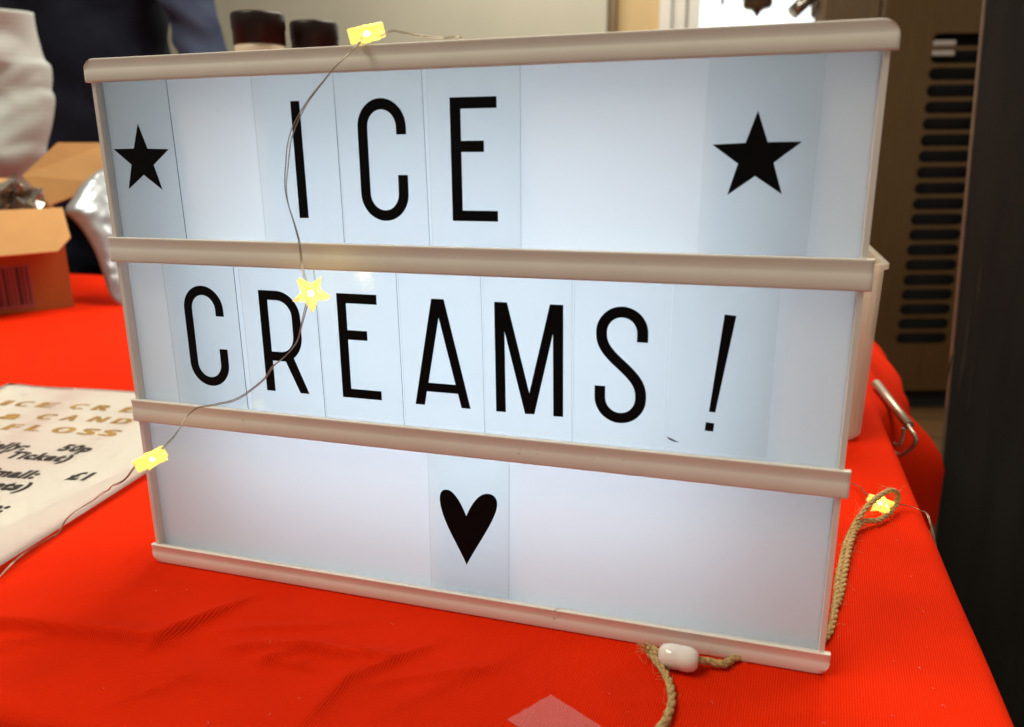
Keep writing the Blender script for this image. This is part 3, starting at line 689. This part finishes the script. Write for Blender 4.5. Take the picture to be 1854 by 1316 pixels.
heading([('F', 0, 28, 780), ('L', 42, 72, 782), ('O', 86, 130, 785), ('S', 136, 170, 788), ('S', 174, 210, 790)])
for body, p, kw in (('Jelly:', (45, 818), dict(right=sp(50, 814).x)), ('50p', (140, 820), dict(left=sp(106, 816).x)),
                    ('(1 Ticket)', (110, 838), dict(right=sp(124, 836).x)), ('Small:', (50, 869), dict(right=sp(62, 868).x)),
                    ('£1', (140, 873), dict(left=sp(116, 873).x)), ('(2 Tickets)', (40, 892), dict(right=sp(46, 890).x)), ('Large:', (-30, 930), dict(right=sp(4, 932).x))):
    put_text('price_print', body, sp(*p), 0.0150, M['grey_print'], bold=0.00085, spacing=1.14, sx_=0.88, **kw)

# ------------------------------------------------------------------ open carton with film bag, foil pouch
cr = on_z(135, 556); cd = Vector((-0.60, -0.80, 0)); cdn = Vector((-0.80, 0.60, 0))     # along the front to the frame's side, and to the back
cm = Matrix(((cd.x, cdn.x, 0, cr.x), (cd.y, cdn.y, 0, cr.y), (0, 0, 1, 0.0008), (0, 0, 0, 1)))   # local x: along front, y: back, z: up
ct = thing('cardboard_carton', 'open orange cardboard carton with raised flaps and a barcode on its side', 'carton'); ct.matrix_world = cm
HC, LC, DC, tc_ = 0.121, 0.30, 0.17, 0.003
def cpart(n, m, bm, parent=ct): return obj(n, bm, m, parent)
fr_ = cpart('front_wall', M['card_orange'], boxm(0, LC, 0, tc_, 0, HC)); cpart('back_wall', M['card_orange'], boxm(0, LC, DC - tc_, DC, 0, HC))
cpart('side_wall', M['card_orange'], boxm(0.0002, tc_, tc_, DC - tc_, 0, HC)); cpart('side_wall', M['card_orange'], boxm(LC - tc_, LC, tc_, DC - tc_, 0, HC))
cpart('base', M['card'], boxm(tc_, LC - tc_, tc_, DC - tc_, 0, tc_))
def flap(pts, th=0.0028):
    bm = bmesh.new(); P = [Vector(p) for p in pts]; n = (P[1] - P[0]).cross(P[2] - P[0]).normalized() * th
    a = [bm.verts.new(p) for p in P]; b = [bm.verts.new(p + n) for p in P]; bm.faces.new(a); bm.faces.new(b[::-1])
    for i in range(len(P)): bm.faces.new((a[i], b[i], b[(i + 1) % len(P)], a[(i + 1) % len(P)]))
    bmesh.ops.recalc_face_normals(bm, faces=bm.faces); return bm
cmi = cm.inverted()
def cl_(u, v, off):                                            # pixel -> carton space on the plane y = off
    p = on_plane(u, v, cm @ Vector((0, off, 0)), cdn); return cmi @ p
fa, fb, fc_ = cl_(112, 377, 0.0), cl_(127, 432, -0.030), cl_(104, 457, -0.045)
cpart('flap', M['card'], flap([(fa.x, -0.001, HC), (fb.x, -0.030, fb.z), (fc_.x, -0.045, fc_.z), (LC, -0.045, fc_.z - 0.004), (LC, -0.001, HC)]))
ba, bb, bc_, bd_ = cl_(90, 372, 0.10), cl_(196, 330, 0.10), cl_(196, 258, 0.12), cl_(104, 258, 0.12); be_ = cl_(40, 318, 0.11)
cpart('flap', M['card'], flap([tuple(ba), tuple(bb), tuple(bc_), tuple(bd_), tuple(be_)]))
cpart('flap', M['card'], flap([(0.02, DC, HC), (LC, DC, HC), (LC, DC + 0.05, HC + 0.03), (0.03, DC + 0.05, HC + 0.03)]))
q0, q1 = cl_(52, 478, 0), cl_(52, 556, 0)
bg_ = cpart('barcode', M['barcode_ground'], boxm(q0.x, q0.x + 0.075, -0.0006, 0.0, q1.z, q0.z), fr_)
bars = bmesh.new(); x = q0.x + 0.003; rnd = random.Random(3)
while x < q0.x + 0.070:
    wd = rnd.choice((0.0012, 0.0018, 0.003, 0.0042)); box(bars, x, x + wd, -0.0010, -0.0007, q1.z + 0.004, q0.z - 0.003); x += wd + rnd.choice((0.0012, 0.002, 0.003))
obj('barcode_bars', bars, M['barcode_ink'], bg_, kind='stuff')
def crumple(bm, amp, sc, seed):
    for v in bm.verts:
        p = v.co * sc + Vector((seed, seed * 2, 0)); c = noise.cell_vector(p) - Vector((.5, .5, .5))
        r = Vector((abs(noise.noise(p)), abs(noise.noise(p + Vector((5, 1, 2)))), abs(noise.noise(p + Vector((1, 8, 3)))))) - Vector((.25, .25, .25))
        v.co += r * amp * 2.2 + c * amp * 0.15
fbm = bmesh.new(); bmesh.ops.create_icosphere(fbm, subdivisions=5, radius=1)
fbm.transform(Matrix.Translation((0.150, 0.085, 0.118)) @ Matrix.Diagonal((0.135, 0.075, 0.055, 1)))
crumple(fbm, 0.026, 30, 3); crumple(fbm, 0.010, 75, 5)
for v in fbm.verts:
    v.co.x = min(max(v.co.x, tc_ + 0.004), LC - tc_ - 0.004); v.co.y = min(max(v.co.y, tc_ + 0.004), DC - tc_ - 0.004); v.co.z = max(v.co.z, tc_ + 0.003)
fbm.transform(cm); fbag = obj('plastic_film_bag', fbm, M['film'], smooth=False)
tag(fbag, 'crumpled shiny plastic film bag poking out of the open carton', 'plastic bag')
# foil pouch: outline traced, own thickness, standing on the cloth against the carton
FP = on_z(217, 553); FN = Vector((0.62, -0.63, 0.47)).normalized()
def fp(u, v): return on_plane(u, v, FP, FN)
left = [(178, 308), (160, 322), (143, 338), (130, 360), (117, 382), (132, 398), (148, 416), (163, 440), (174, 462), (183, 488), (190, 508), (196, 528), (205, 543), (216, 554)]
rgt = [(300, 300), (300, 316), (300, 336), (300, 360), (302, 384), (304, 400), (306, 418), (308, 442), (310, 464), (312, 488), (314, 508), (316, 526), (318, 540), (320, 548)]
pm = bmesh.new(); fr2, bk2 = [], []
lp_ = catmull([fp(*p) for p in left], 4); rp_ = catmull([fp(*p) for p in rgt], 4); NN = 22
for a, b in zip(lp_, rp_):
    ra, rb = [], []
    for i in range(NN + 1):
        t = i / NN; p = a.lerp(b, t); bul = (math.sin(math.pi * min(1, t * 1.0)) ** 0.7) * 0.010
        e = noise.noise(Vector((p.x * 14 + p.z * 5, p.y * 14, p.z * 5))) * 0.009 + abs(noise.noise(Vector((p.x * 34 + p.z * 12, p.y * 30, p.z * 9)))) * 0.005 + abs(noise.noise(Vector((p.x * 60 - p.z * 40, p.y * 60, p.z * 34)))) * 0.0045
        s = min(1, t * 8) * min(1, (1 - t) * 8)
        ra.append(pm.verts.new(p + FN * (bul + e * s))); rb.append(pm.verts.new(p - FN * (bul * 0.6) - FN * 0.0006) if 0 < i < NN else ra[-1])
    fr2.append(ra); bk2.append(rb)
for g in (fr2, bk2):
    for a, b in zip(g, g[1:]):
        for i in range(NN): 
            try: pm.faces.new((a[i], a[i + 1], b[i + 1], b[i])).smooth = True
            except ValueError: pass
for v in pm.verts: v.co.z = max(v.co.z, 0.0015)
bmesh.ops.recalc_face_normals(pm, faces=pm.faces)
tag(obj('foil_pouch', pm, M['foil']), 'silver foil pouch leaning between the open carton and the light box', 'pouch')

# ------------------------------------------------------------------ sauce bottles behind the box
def bottle(uc, vt, lidpx, lidh, y, label):
    top = on_y(uc, vt, y); dist = (top - CAM).dot(RZ); r = lidpx * dist / FPX / 2; lh = lidh * dist / FPX
    t = thing('sauce_bottle', label, 'bottle', 'sauce bottles behind the light box', loc=(top.x, top.y, 0.0008)); Hh = top.z
    body = lathe([(r * 1.15, 0), (r * 1.42, 0.004), (r * 1.45, 0.02), (r * 1.45, Hh * 0.62), (r * 1.36, Hh * 0.70), (r * 1.12, Hh * 0.77), (r * 0.96, Hh - lh - 0.006), (r * 0.96, Hh - lh + 0.002)], 48)
    obj('body', body, M['cream'], t)
    z0 = Hh - lh
    ld = lathe([(r * 0.97, z0), (r * 1.0, z0 + 0.0006), (r * 1.0, z0 + lh * 0.48), (r * 1.03, z0 + lh * 0.52), (r * 1.03, z0 + lh * 0.92), (r * 0.98, z0 + lh), (r * 0.5, z0 + lh + 0.0004), (0.0004, z0 + lh + 0.0004)], 48)
    obj('lid', ld, M['lid'], t)
    return t
bottle(466, 27, 93, 54, 0.33, 'tall cream sauce bottle with brown lid nearer the person in dark clothes')
bottle(568, 43, 84, 60, 0.37, 'shorter cream sauce bottle with brown lid nearer the top star light')

# ------------------------------------------------------------------ milky tub of wafers at the right
tub = thing('plastic_tub', 'milky square plastic tub with tan filling standing behind the light box corner', 'tub', loc=(0.13, 0.30, 0.0008))
def frustum_shell(x0, x1, y0, y1, hgt, ex, th, rim):
    bm = bmesh.new()
    def rr(x0, x1, y0, y1, z, r=0.010, n=5):
        out = []
        for cx, cy, a0 in ((x1 - r, y1 - r, 0), (x0 + r, y1 - r, 90), (x0 + r, y0 + r, 180), (x1 - r, y0 + r, 270)):
            for i in range(n + 1):
                a = math.radians(a0 + 90 * i / n); out.append(bm.verts.new((cx + r * math.cos(a), cy + r * math.sin(a), z)))
        return out
    L_ = [rr(x0 + .003, x1 - .003, y0 + .003, y1 - .003, 0.0), rr(x0, x1, y0, y1, 0.004), rr(x0 - ex, x1 + ex, y0 - ex, y1 + ex, hgt - 0.004), rr(x0 - ex - rim, x1 + ex + rim, y0 - ex - rim, y1 + ex + rim, hgt - 0.003), rr(x0 - ex - rim, x1 + ex + rim, y0 - ex - rim, y1 + ex + rim, hgt),
          rr(x0 - ex + th, x1 + ex - th, y0 - ex + th, y1 + ex - th, hgt), rr(x0 + th, x1 - th, y0 + th, y1 - th, 0.004)]
    for a, b in zip(L_, L_[1:]):
        n = len(a)
        for k in range(n): bm.faces.new((a[k], a[(k + 1) % n], b[(k + 1) % n], b[k]))
    bm.faces.new(L_[0]); bm.faces.new(L_[-1]); bmesh.ops.recalc_face_normals(bm, faces=bm.faces); return bm
TX0, TX1, TY0, TY1, TH_ = 0.075 - 0.13, 0.1885 - 0.13, 0.256 - 0.30, 0.385 - 0.30, 0.117
obj('tub_wall', frustum_shell(TX0, TX1, TY0, TY1, TH_, 0.0025, 0.0018, 0.0022), M['tub'], tub)
obj('printed_mark', prism([(0.1725 - 0.13, 0.020), (0.1775 - 0.13, 0.023), (0.176 - 0.13, 0.028), (0.1725 - 0.13, 0.034)], TY0 - 0.0022, TY0 - 0.0015), M['black_print'], tub)
obj('filling', boxm(TX0 + 0.004, TX1 - 0.012, TY0 + 0.006, TY1 - 0.005, 0.006, 0.104, bev=0.006), M['filling'], tub)

# ------------------------------------------------------------------ steel clip on the table edge
cp = thing('cloth_clip', 'steel clip with a bent wire end gripping the red cloth at the table edge', 'clip')
A0, A1 = on_y(1586, 694, 0.405), on_y(1646, 771, 0.345)
obj('grip_tube', tube([A0, A0.lerp(A1, .5), A1], 0.0036, 12), M['clip'], cp)
wpth = [A0.lerp(A1, .93), on_y(1650, 779, 0.335), on_y(1657, 791, 0.33), on_y(1656, 803, 0.33), on_y(1644, 816, 0.335), on_y(1628, 824, 0.34), on_y(1618, 818, 0.35)]
obj('wire_end', tube(catmull(wpth, 6), 0.0016, 8), M['clip'], cp)
wp2 = [on_y(1636, 775, 0.352), on_y(1634, 792, 0.352), on_y(1627, 806, 0.352), on_y(1612, 800, 0.36)]
obj('wire_end', tube(catmull(wp2, 6), 0.0013, 8), M['clip'], cp)

# ------------------------------------------------------------------ steel ice-cream machine
MP = on_z(1690, 742, FLOOR); mn = Vector((-0.2957, 0.9553, 0)); mxv = Vector((0.9553, 0.2957, 0))
mm = Matrix(((mxv.x, mn.x, 0, MP.x), (mxv.y, mn.y, 0, MP.y), (0, 0, 1, FLOOR), (0, 0, 0, 1))); mi_ = mm.inverted()
def mpix(u, v, off=0.0): return mi_ @ on_plane(u, v, MP + mn * off, mn)
mc = thing('ice_cream_machine', 'tall brown-tinted steel ice cream machine with a column of vent slots', 'machine'); mc.matrix_world = mm
xs0 = mpix(1601, 20).x; xR = xs0 + 0.62; ztop = 1.55; zk = mpix(1690, 706).z
# slot rows measured on the photograph: (v, left u, right u)
rows_ = [(72, 1694, 1796), (101, 1690, 1794), (133, 1686, 1790), (163, 1681, 1786), (194, 1676, 1780), (225, 1671, 1775), (255, 1667, 1770), (284, 1663, 1764), (313, 1660, 1758), (342, 1656, 1752), (372, 1650, 1746), (400, 1647, 1741), (428, 1643, 1736), (455, 1641, 1731), (483, 1637, 1726), (510, 1631, 1721), (537, 1627, 1716), (564, 1623, 1711), (588, 1619, 1706), (612, 1615, 1702)]
cuts = []
for v, ul, ur in rows_:
    a, b = mpix(ul, v), mpix(ur, v); cuts.append(a.z)
zs_top, zs_bot = cuts[0], cuts[-1]; pitch = (zs_top - zs_bot) / (len(rows_) - 1)
xl = sum(mpix(r[1], r[0]).x for r in rows_) / len(rows_); xr2 = sum(mpix(r[2], r[0]).x for r in rows_) / len(rows_)
sh = pitch * 0.38                                                     # half slot height
# slotted panel: solid borders plus the bars between slots, slot ends rounded
def slot_loop(zc, n=6):
    r = sh; return [(xr2 - r + r * math.cos(math.radians(a)), zc + r * math.sin(math.radians(a))) for a in [-90 + 180 * i / n for i in range(n + 1)]] + [(xl + r + r * math.cos(math.radians(a)), zc + r * math.sin(math.radians(a))) for a in [90 + 180 * i / n for i in range(n + 1)]]
loops = [[(xs0, zk), (xR, zk), (xR, ztop), (xs0, ztop)]] + [slot_loop(zs_bot + pitch * i) for i in range(len(rows_))]
me = curve_mesh('slotted_panel', loops, 0.004); obj('slotted_panel', me, M['steel'], mc)
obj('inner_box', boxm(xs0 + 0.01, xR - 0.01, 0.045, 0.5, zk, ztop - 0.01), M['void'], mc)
for i in (18, 19): 
    zc = zs_bot + pitch * i
    obj('vent_clip', boxm(xl + 0.004, xl + 0.075, -0.006, 0.001, zc - sh * (0.95 if i == 19 else -0.15), zc + sh * (-0.1 if i == 19 else 0.95), bev=0.003), M['pale_clip'], mc)
obj('top_cover', boxm(xs0, xR, 0.004, 0.52, ztop + 0.003, ztop + 0.02), M['steel'], mc)
xf = mpix(1488, 20, 0.03).x; xseam = mpix(1598, 20, 0.02).x
obj('seam_strip', boxm(xs0 - 0.003, xs0 - 0.0005, -0.006, 0.02, zk, ztop, bev=0.0008), M['chrome'], mc)
obj('front_fascia', boxm(xf, xseam - 0.006, 0.02, 0.10, zk, ztop, bev=0.006), M['steel_dark'], mc)
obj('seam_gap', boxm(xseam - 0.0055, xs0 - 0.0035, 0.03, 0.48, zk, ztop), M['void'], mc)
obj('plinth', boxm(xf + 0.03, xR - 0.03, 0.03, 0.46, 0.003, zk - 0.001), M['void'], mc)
zh = mpix(1400, -14, 0.40).z
head = obj('dispenser_head', boxm(mpix(1296, 0).x, xf - 0.002, 0.06, 0.40, zh, ztop - 0.1, bev=0.008), M['steel_dark'], mc)
def spx(u, v): p = mpix(u, v, 0.15); return p
def lathe_at(c, prof, name, mat):
    bm = lathe(prof, 28); bm.transform(Matrix.Translation((c.x, 0.15, 0))); return obj(name, bm, mat, mc)
c0 = spx(1371, 20); pxm = spx(1372, 20).x - spx(1371, 20).x
def Zp(v): return spx(1371, v).z
lathe_at(c0, [(0.0005, Zp(33)), (pxm * 3, Zp(28)), (pxm * 8, Zp(20)), (pxm * 16, Zp(16.5)), (pxm * 23, Zp(15)), (pxm * 26, Zp(10)), (pxm * 26, Zp(-2)), (pxm * 30, Zp(-4)), (pxm * 30, Zp(-16))], 'spout', M['steel_dark'])
c1 = spx(1308, 5)
lathe_at(c1, [(pxm * 2, Zp(9)), (pxm * 3.4, Zp(7)), (pxm * 3.4, Zp(-14))], 'pin', M['steel_dark'])
l0, l1 = spx(1434, 24), spx(1475, -14)
bm = tube([Vector((l0.x, 0.15, l0.z)), Vector((l0.x, 0.15, l0.z)).lerp(Vector((l1.x, 0.15, l1.z)), .5), Vector((l1.x, 0.15, l1.z))], pxm * 14, 6)
obj('draw_handle', bm, M['chrome'], mc)
c2 = spx(1478, 10)
lathe_at(c2, [(pxm * 5, Zp(34)), (pxm * 9, Zp(30)), (pxm * 10, Zp(10)), (pxm * 8, Zp(-2)), (pxm * 10, Zp(-16))], 'side_tap', M['chrome'])

# ------------------------------------------------------------------ black board at the right
YB = 0.62
b_lo, b_hi = on_y(1697, 960, YB), on_y(1787, 0, YB)
slope = (b_hi.x - b_lo.x) / (b_hi.z - b_lo.z)
def bx_(z): return b_lo.x + (z - b_lo.z) * slope
bd2 = thing('black_board', 'tall black painted board with scuffs and a raw wooden edge beside the table', 'board')
ZT2 = 1.15
face = prism([(bx_(FLOOR), FLOOR + 0.002), (bx_(FLOOR) + 0.62, FLOOR + 0.002), (bx_(ZT2) + 0.62, ZT2), (bx_(ZT2), ZT2)], YB, YB + 0.018)
obj('board_face', face, M['board'], bd2)
obj('edge_strip', prism([(bx_(FLOOR) - 0.0016, FLOOR + 0.002), (bx_(FLOOR) - 0.0003, FLOOR + 0.002), (bx_(ZT2) - 0.0003, ZT2), (bx_(ZT2) - 0.0016, ZT2)], YB - 0.0005, YB + 0.010), M['board_edge'], bd2)
M['scuff'] = pmat('scuff', (0.036, 0.034, 0.029), 0.8, c2=(0.017, 0.016, 0.014), scale=40, stretch=(6, 6, 1))

for (u0, v0), (u1, v1), wd in (((1745, 560), (1722, 720), 0.010), ((1752, 640), (1738, 760), 0.005), ((1765, 470), (1756, 560), 0.006), ((1700, 700), (1712, 640), 0.004)):
    a, b = on_y(u0 + 12, v0, YB - 0.0006), on_y(u1 + 12, v1, YB - 0.0006); bm = bmesh.new(); n = 10; Lv, Rv = [], []
    for i in range(n + 1):
        t = i / n; p = a.lerp(b, t); ww = wd * (math.sin(math.pi * t) ** 0.6) * (0.6 + 0.4 * abs(noise.noise((t * 5, u0, 0)))) * 0.35 + 0.0001
        Lv.append(bm.verts.new(p - Vector((ww, 0, 0)))); Rv.append(bm.verts.new(p + Vector((ww, 0, 0))))
    for i in range(n): bm.faces.new((Lv[i], Rv[i], Rv[i + 1], Lv[i + 1]))
    obj('scuff', bm, M['scuff'], bd2)

# ------------------------------------------------------------------ waffle cloth sack behind the carton
def sack():
    P0 = Vector((0, 0.68, 0)); nrm = Vector((0.55, -0.835, 0.0))
    P0 = on_y(60, 200, 0.68)
    def q(u, v): return on_plane(u, v, P0, nrm)
    right = [(61, 23), (66, 55), (73, 82), (81, 107), (93, 121), (95, 148), (94, 163), (100, 179), (97, 212), (92, 238), (86, 262), (84, 282), (74, 310), (66, 350), (60, 400), (58, 460), (58, 530)]
    R_ = catmull([q(*p) for p in right], 4); L_ = []
    for p in R_:
        l = p - Vector((0.835, 0.55, 0)) * 0.30; L_.append(l)
    bm = bmesh.new(); uv = bm.loops.layers.uv.new('UVMap'); n = 60; fr, bk = [], []
    for j, (a, b) in enumerate(zip(L_, R_)):
        ra, rb = [], []
        for i in range(n + 1):
            t = i / n; p = a.lerp(b, t); ed = math.sin(math.pi * t) ** 0.45
            x = t * 0.30; z = p.z
            f = 0.016 * noise.noise((x * 14 + z * 9, z * 11 - x * 5, 1.7)) + 0.010 * abs(noise.noise((x * 20 - z * 16, z * 20, 6.1)))
            d = math.hypot((x - 0.262) / 0.055, (z - 0.215) / 0.060)      # the rolled lower fold
            f += 0.014 * math.exp(-(max(0, d - 0.55)) ** 2 * 9)
            ra.append((bm.verts.new(p + nrm * (0.035 * ed + f * min(1, ed * 1.3))), (x, z)))
            rb.append((bm.verts.new(p - nrm * (0.03 * ed + 0.0008)), (x, z)) if 0 < i < n else ra[-1])
        fr.append(ra); bk.append(rb)
    for g in (fr, bk):
        for a, b in zip(g, g[1:]):
            for i in range(n):
                w4 = (a[i], a[i + 1], b[i + 1], b[i]); fc = bm.faces.new([t[0] for t in w4]); fc.smooth = True
                for lp, t in zip(fc.loops, w4): lp[uv].uv = t[1]
    for v in bm.verts: v.co.z = max(v.co.z, 0.0015)
    top = [t[0] for t in fr[0]] + [t[0] for t in bk[0][1:-1]][::-1]
    bm.faces.new(top)
    bmesh.ops.recalc_face_normals(bm, faces=bm.faces); return bm
tag(obj('cloth_sack', sack(), M['waffle']), 'off-white waffle-textured cloth sack bulging up behind the open carton', 'sack')

# ------------------------------------------------------------------ person behind the table
def person():
    px, py = -1.115, 1.02
    me = bpy.data.meshes.new('person'); V = {}; vs_, es, rad = [], [], []
    def v(n, x, y, z, rx, ry=None): V[n] = len(vs_); vs_.append((px + x, py + y, FLOOR + z)); rad.append((rx, ry or rx))
    def e(*ns):
        for a, b in zip(ns, ns[1:]): es.append((V[a], V[b]))
    v('pelvis', 0, 0, 0.94, 0.165, 0.125); v('waist', 0, 0, 1.08, 0.160, 0.12); v('chest', 0, 0.0, 1.27, 0.180, 0.125); v('neckb', 0, 0, 1.42, 0.09, 0.08); v('neck', 0, -0.01, 1.49, 0.055); v('head', 0, -0.02, 1.58, 0.082, 0.095); v('crown', 0, -0.01, 1.68, 0.07, 0.08)
    e('pelvis', 'waist', 'chest', 'neckb', 'neck', 'head', 'crown')
    for s, n in ((1, 'a'), (-1, 'b')):
        v('sh' + n, s * 0.19, 0, 1.39, 0.065); v('el' + n, s * 0.235, 0.02, 1.12, 0.050); v('wr' + n, s * 0.245, -0.04, 0.88, 0.032); v('ha' + n, s * 0.245, -0.055, 0.80, 0.034, 0.02)
        e('neckb', 'sh' + n, 'el' + n, 'wr' + n, 'ha' + n)
        for i in range(4):
            yy = -0.085 + 0.02 * i; v(f'f{i}{n}', s * 0.24, yy, 0.755 - 0.006 * (i % 3 != 0), 0.009); v(f'g{i}{n}', s * 0.225, yy - 0.004, 0.715 - (0.008 if i in (1, 2) else 0), 0.008); e('ha' + n, f'f{i}{n}', f'g{i}{n}')
        v('t' + n, s * 0.225, -0.10, 0.80, 0.010); v('u' + n, s * 0.215, -0.115, 0.765, 0.009); e('ha' + n, 't' + n, 'u' + n)
        v('hip' + n, s * 0.095, 0, 0.86, 0.105, 0.11); v('kn' + n, s * 0.10, -0.01, 0.48, 0.066); v('an' + n, s * 0.10, 0.02, 0.10, 0.045); v('to' + n, s * 0.105, -0.13, 0.04, 0.04, 0.035)
        e('pelvis', 'hip' + n, 'kn' + n, 'an' + n, 'to' + n)
    me.from_pydata(vs_, es, []); o = bpy.data.objects.new('tmp', me); col.objects.link(o)
    o.modifiers.new('s', 'SKIN'); o.modifiers.new('d', 'SUBSURF').levels = 3
    for i, r in enumerate(rad):
        d = me.skin_vertices[0].data[i]; d.radius = r; d.use_root = (i == 0)
    dg = bpy.context.evaluated_depsgraph_get(); m2 = bpy.data.meshes.new_from_object(o.evaluated_get(dg)); bpy.data.objects.remove(o)
    t = thing('person', 'person in a black jacket with blue sleeves standing behind the table', 'person', loc=(px, py, FLOOR))
    m2.transform(Matrix.Translation((-px, -py, -FLOOR)))
    nrm_ = [vv.normal.copy() for vv in m2.vertices]
    for vv, nv in zip(m2.vertices, nrm_):                    # cloth wrinkles
        if vv.co.z < 1.45: vv.co += nv * (0.022 * noise.noise((vv.co.x * 9, vv.co.y * 9, vv.co.z * 22 + vv.co.x * 14)) + 0.006 * noise.noise((vv.co.x * 25, vv.co.y * 25, vv.co.z * 50 + vv.co.x * 30)))
    b = obj('body', m2, [M['trousers'], M['navy'], M['blue'], M['skin']], t, smooth=True)
    for p in m2.polygons:
        c = p.center; p.material_index = 0
        if c.z > 0.90 and abs(c.x) < 0.175: p.material_index = 1
        if abs(c.x) >= 0.175 and c.z > 0.87: p.material_index = 2
        if abs(c.x) >= 0.175 and c.z <= 0.87: p.material_index = 3
        if c.z > 1.475: p.material_index = 3
    bm = bmesh.new(); bmesh.ops.create_uvsphere(bm, u_segments=24, v_segments=14, radius=1); bm.transform(Matrix.Translation((0, 0.012, 1.635)) @ Matrix.Diagonal((0.092, 0.108, 0.112, 1)))
    for vv in list(bm.verts):
        if vv.co.y < -0.045 and vv.co.z < 1.66 or vv.co.z < 1.56: vv.co = Vector((vv.co.x * 0.75, 0.02 + max(0, vv.co.y) * 0.6, max(vv.co.z, 1.55)))
    obj('hair', bm, M['hair'], t, smooth=True)
    for s in (-1, 1):
        bm = bmesh.new(); bmesh.ops.create_uvsphere(bm, u_segments=12, v_segments=8, radius=0.011); bm.transform(Matrix.Translation((s * 0.031, -0.098, 1.605))); obj('eye', bm, M['white_paint'], t, smooth=True)
        bm = bmesh.new(); bmesh.ops.create_uvsphere(bm, u_segments=12, v_segments=8, radius=1); bm.transform(Matrix.Translation((s * 0.083, 0.0, 1.59)) @ Matrix.Diagonal((0.012, 0.02, 0.032, 1))); obj('ear', bm, M['skin'], t, smooth=True)
    bm = bmesh.new(); bmesh.ops.create_cone(bm, segments=10, radius1=0.016, radius2=0.004, depth=0.045, cap_ends=True); bm.transform(Matrix.Translation((0, -0.112, 1.582)) @ Matrix.Rotation(0.25, 4, 'X')); obj('nose', bm, M['skin'], t, smooth=True)
    obj('mouth', boxm(-0.022, 0.022, -0.112, -0.104, 1.540, 1.547, bev=0.003), M['card_orange'], t)
person()
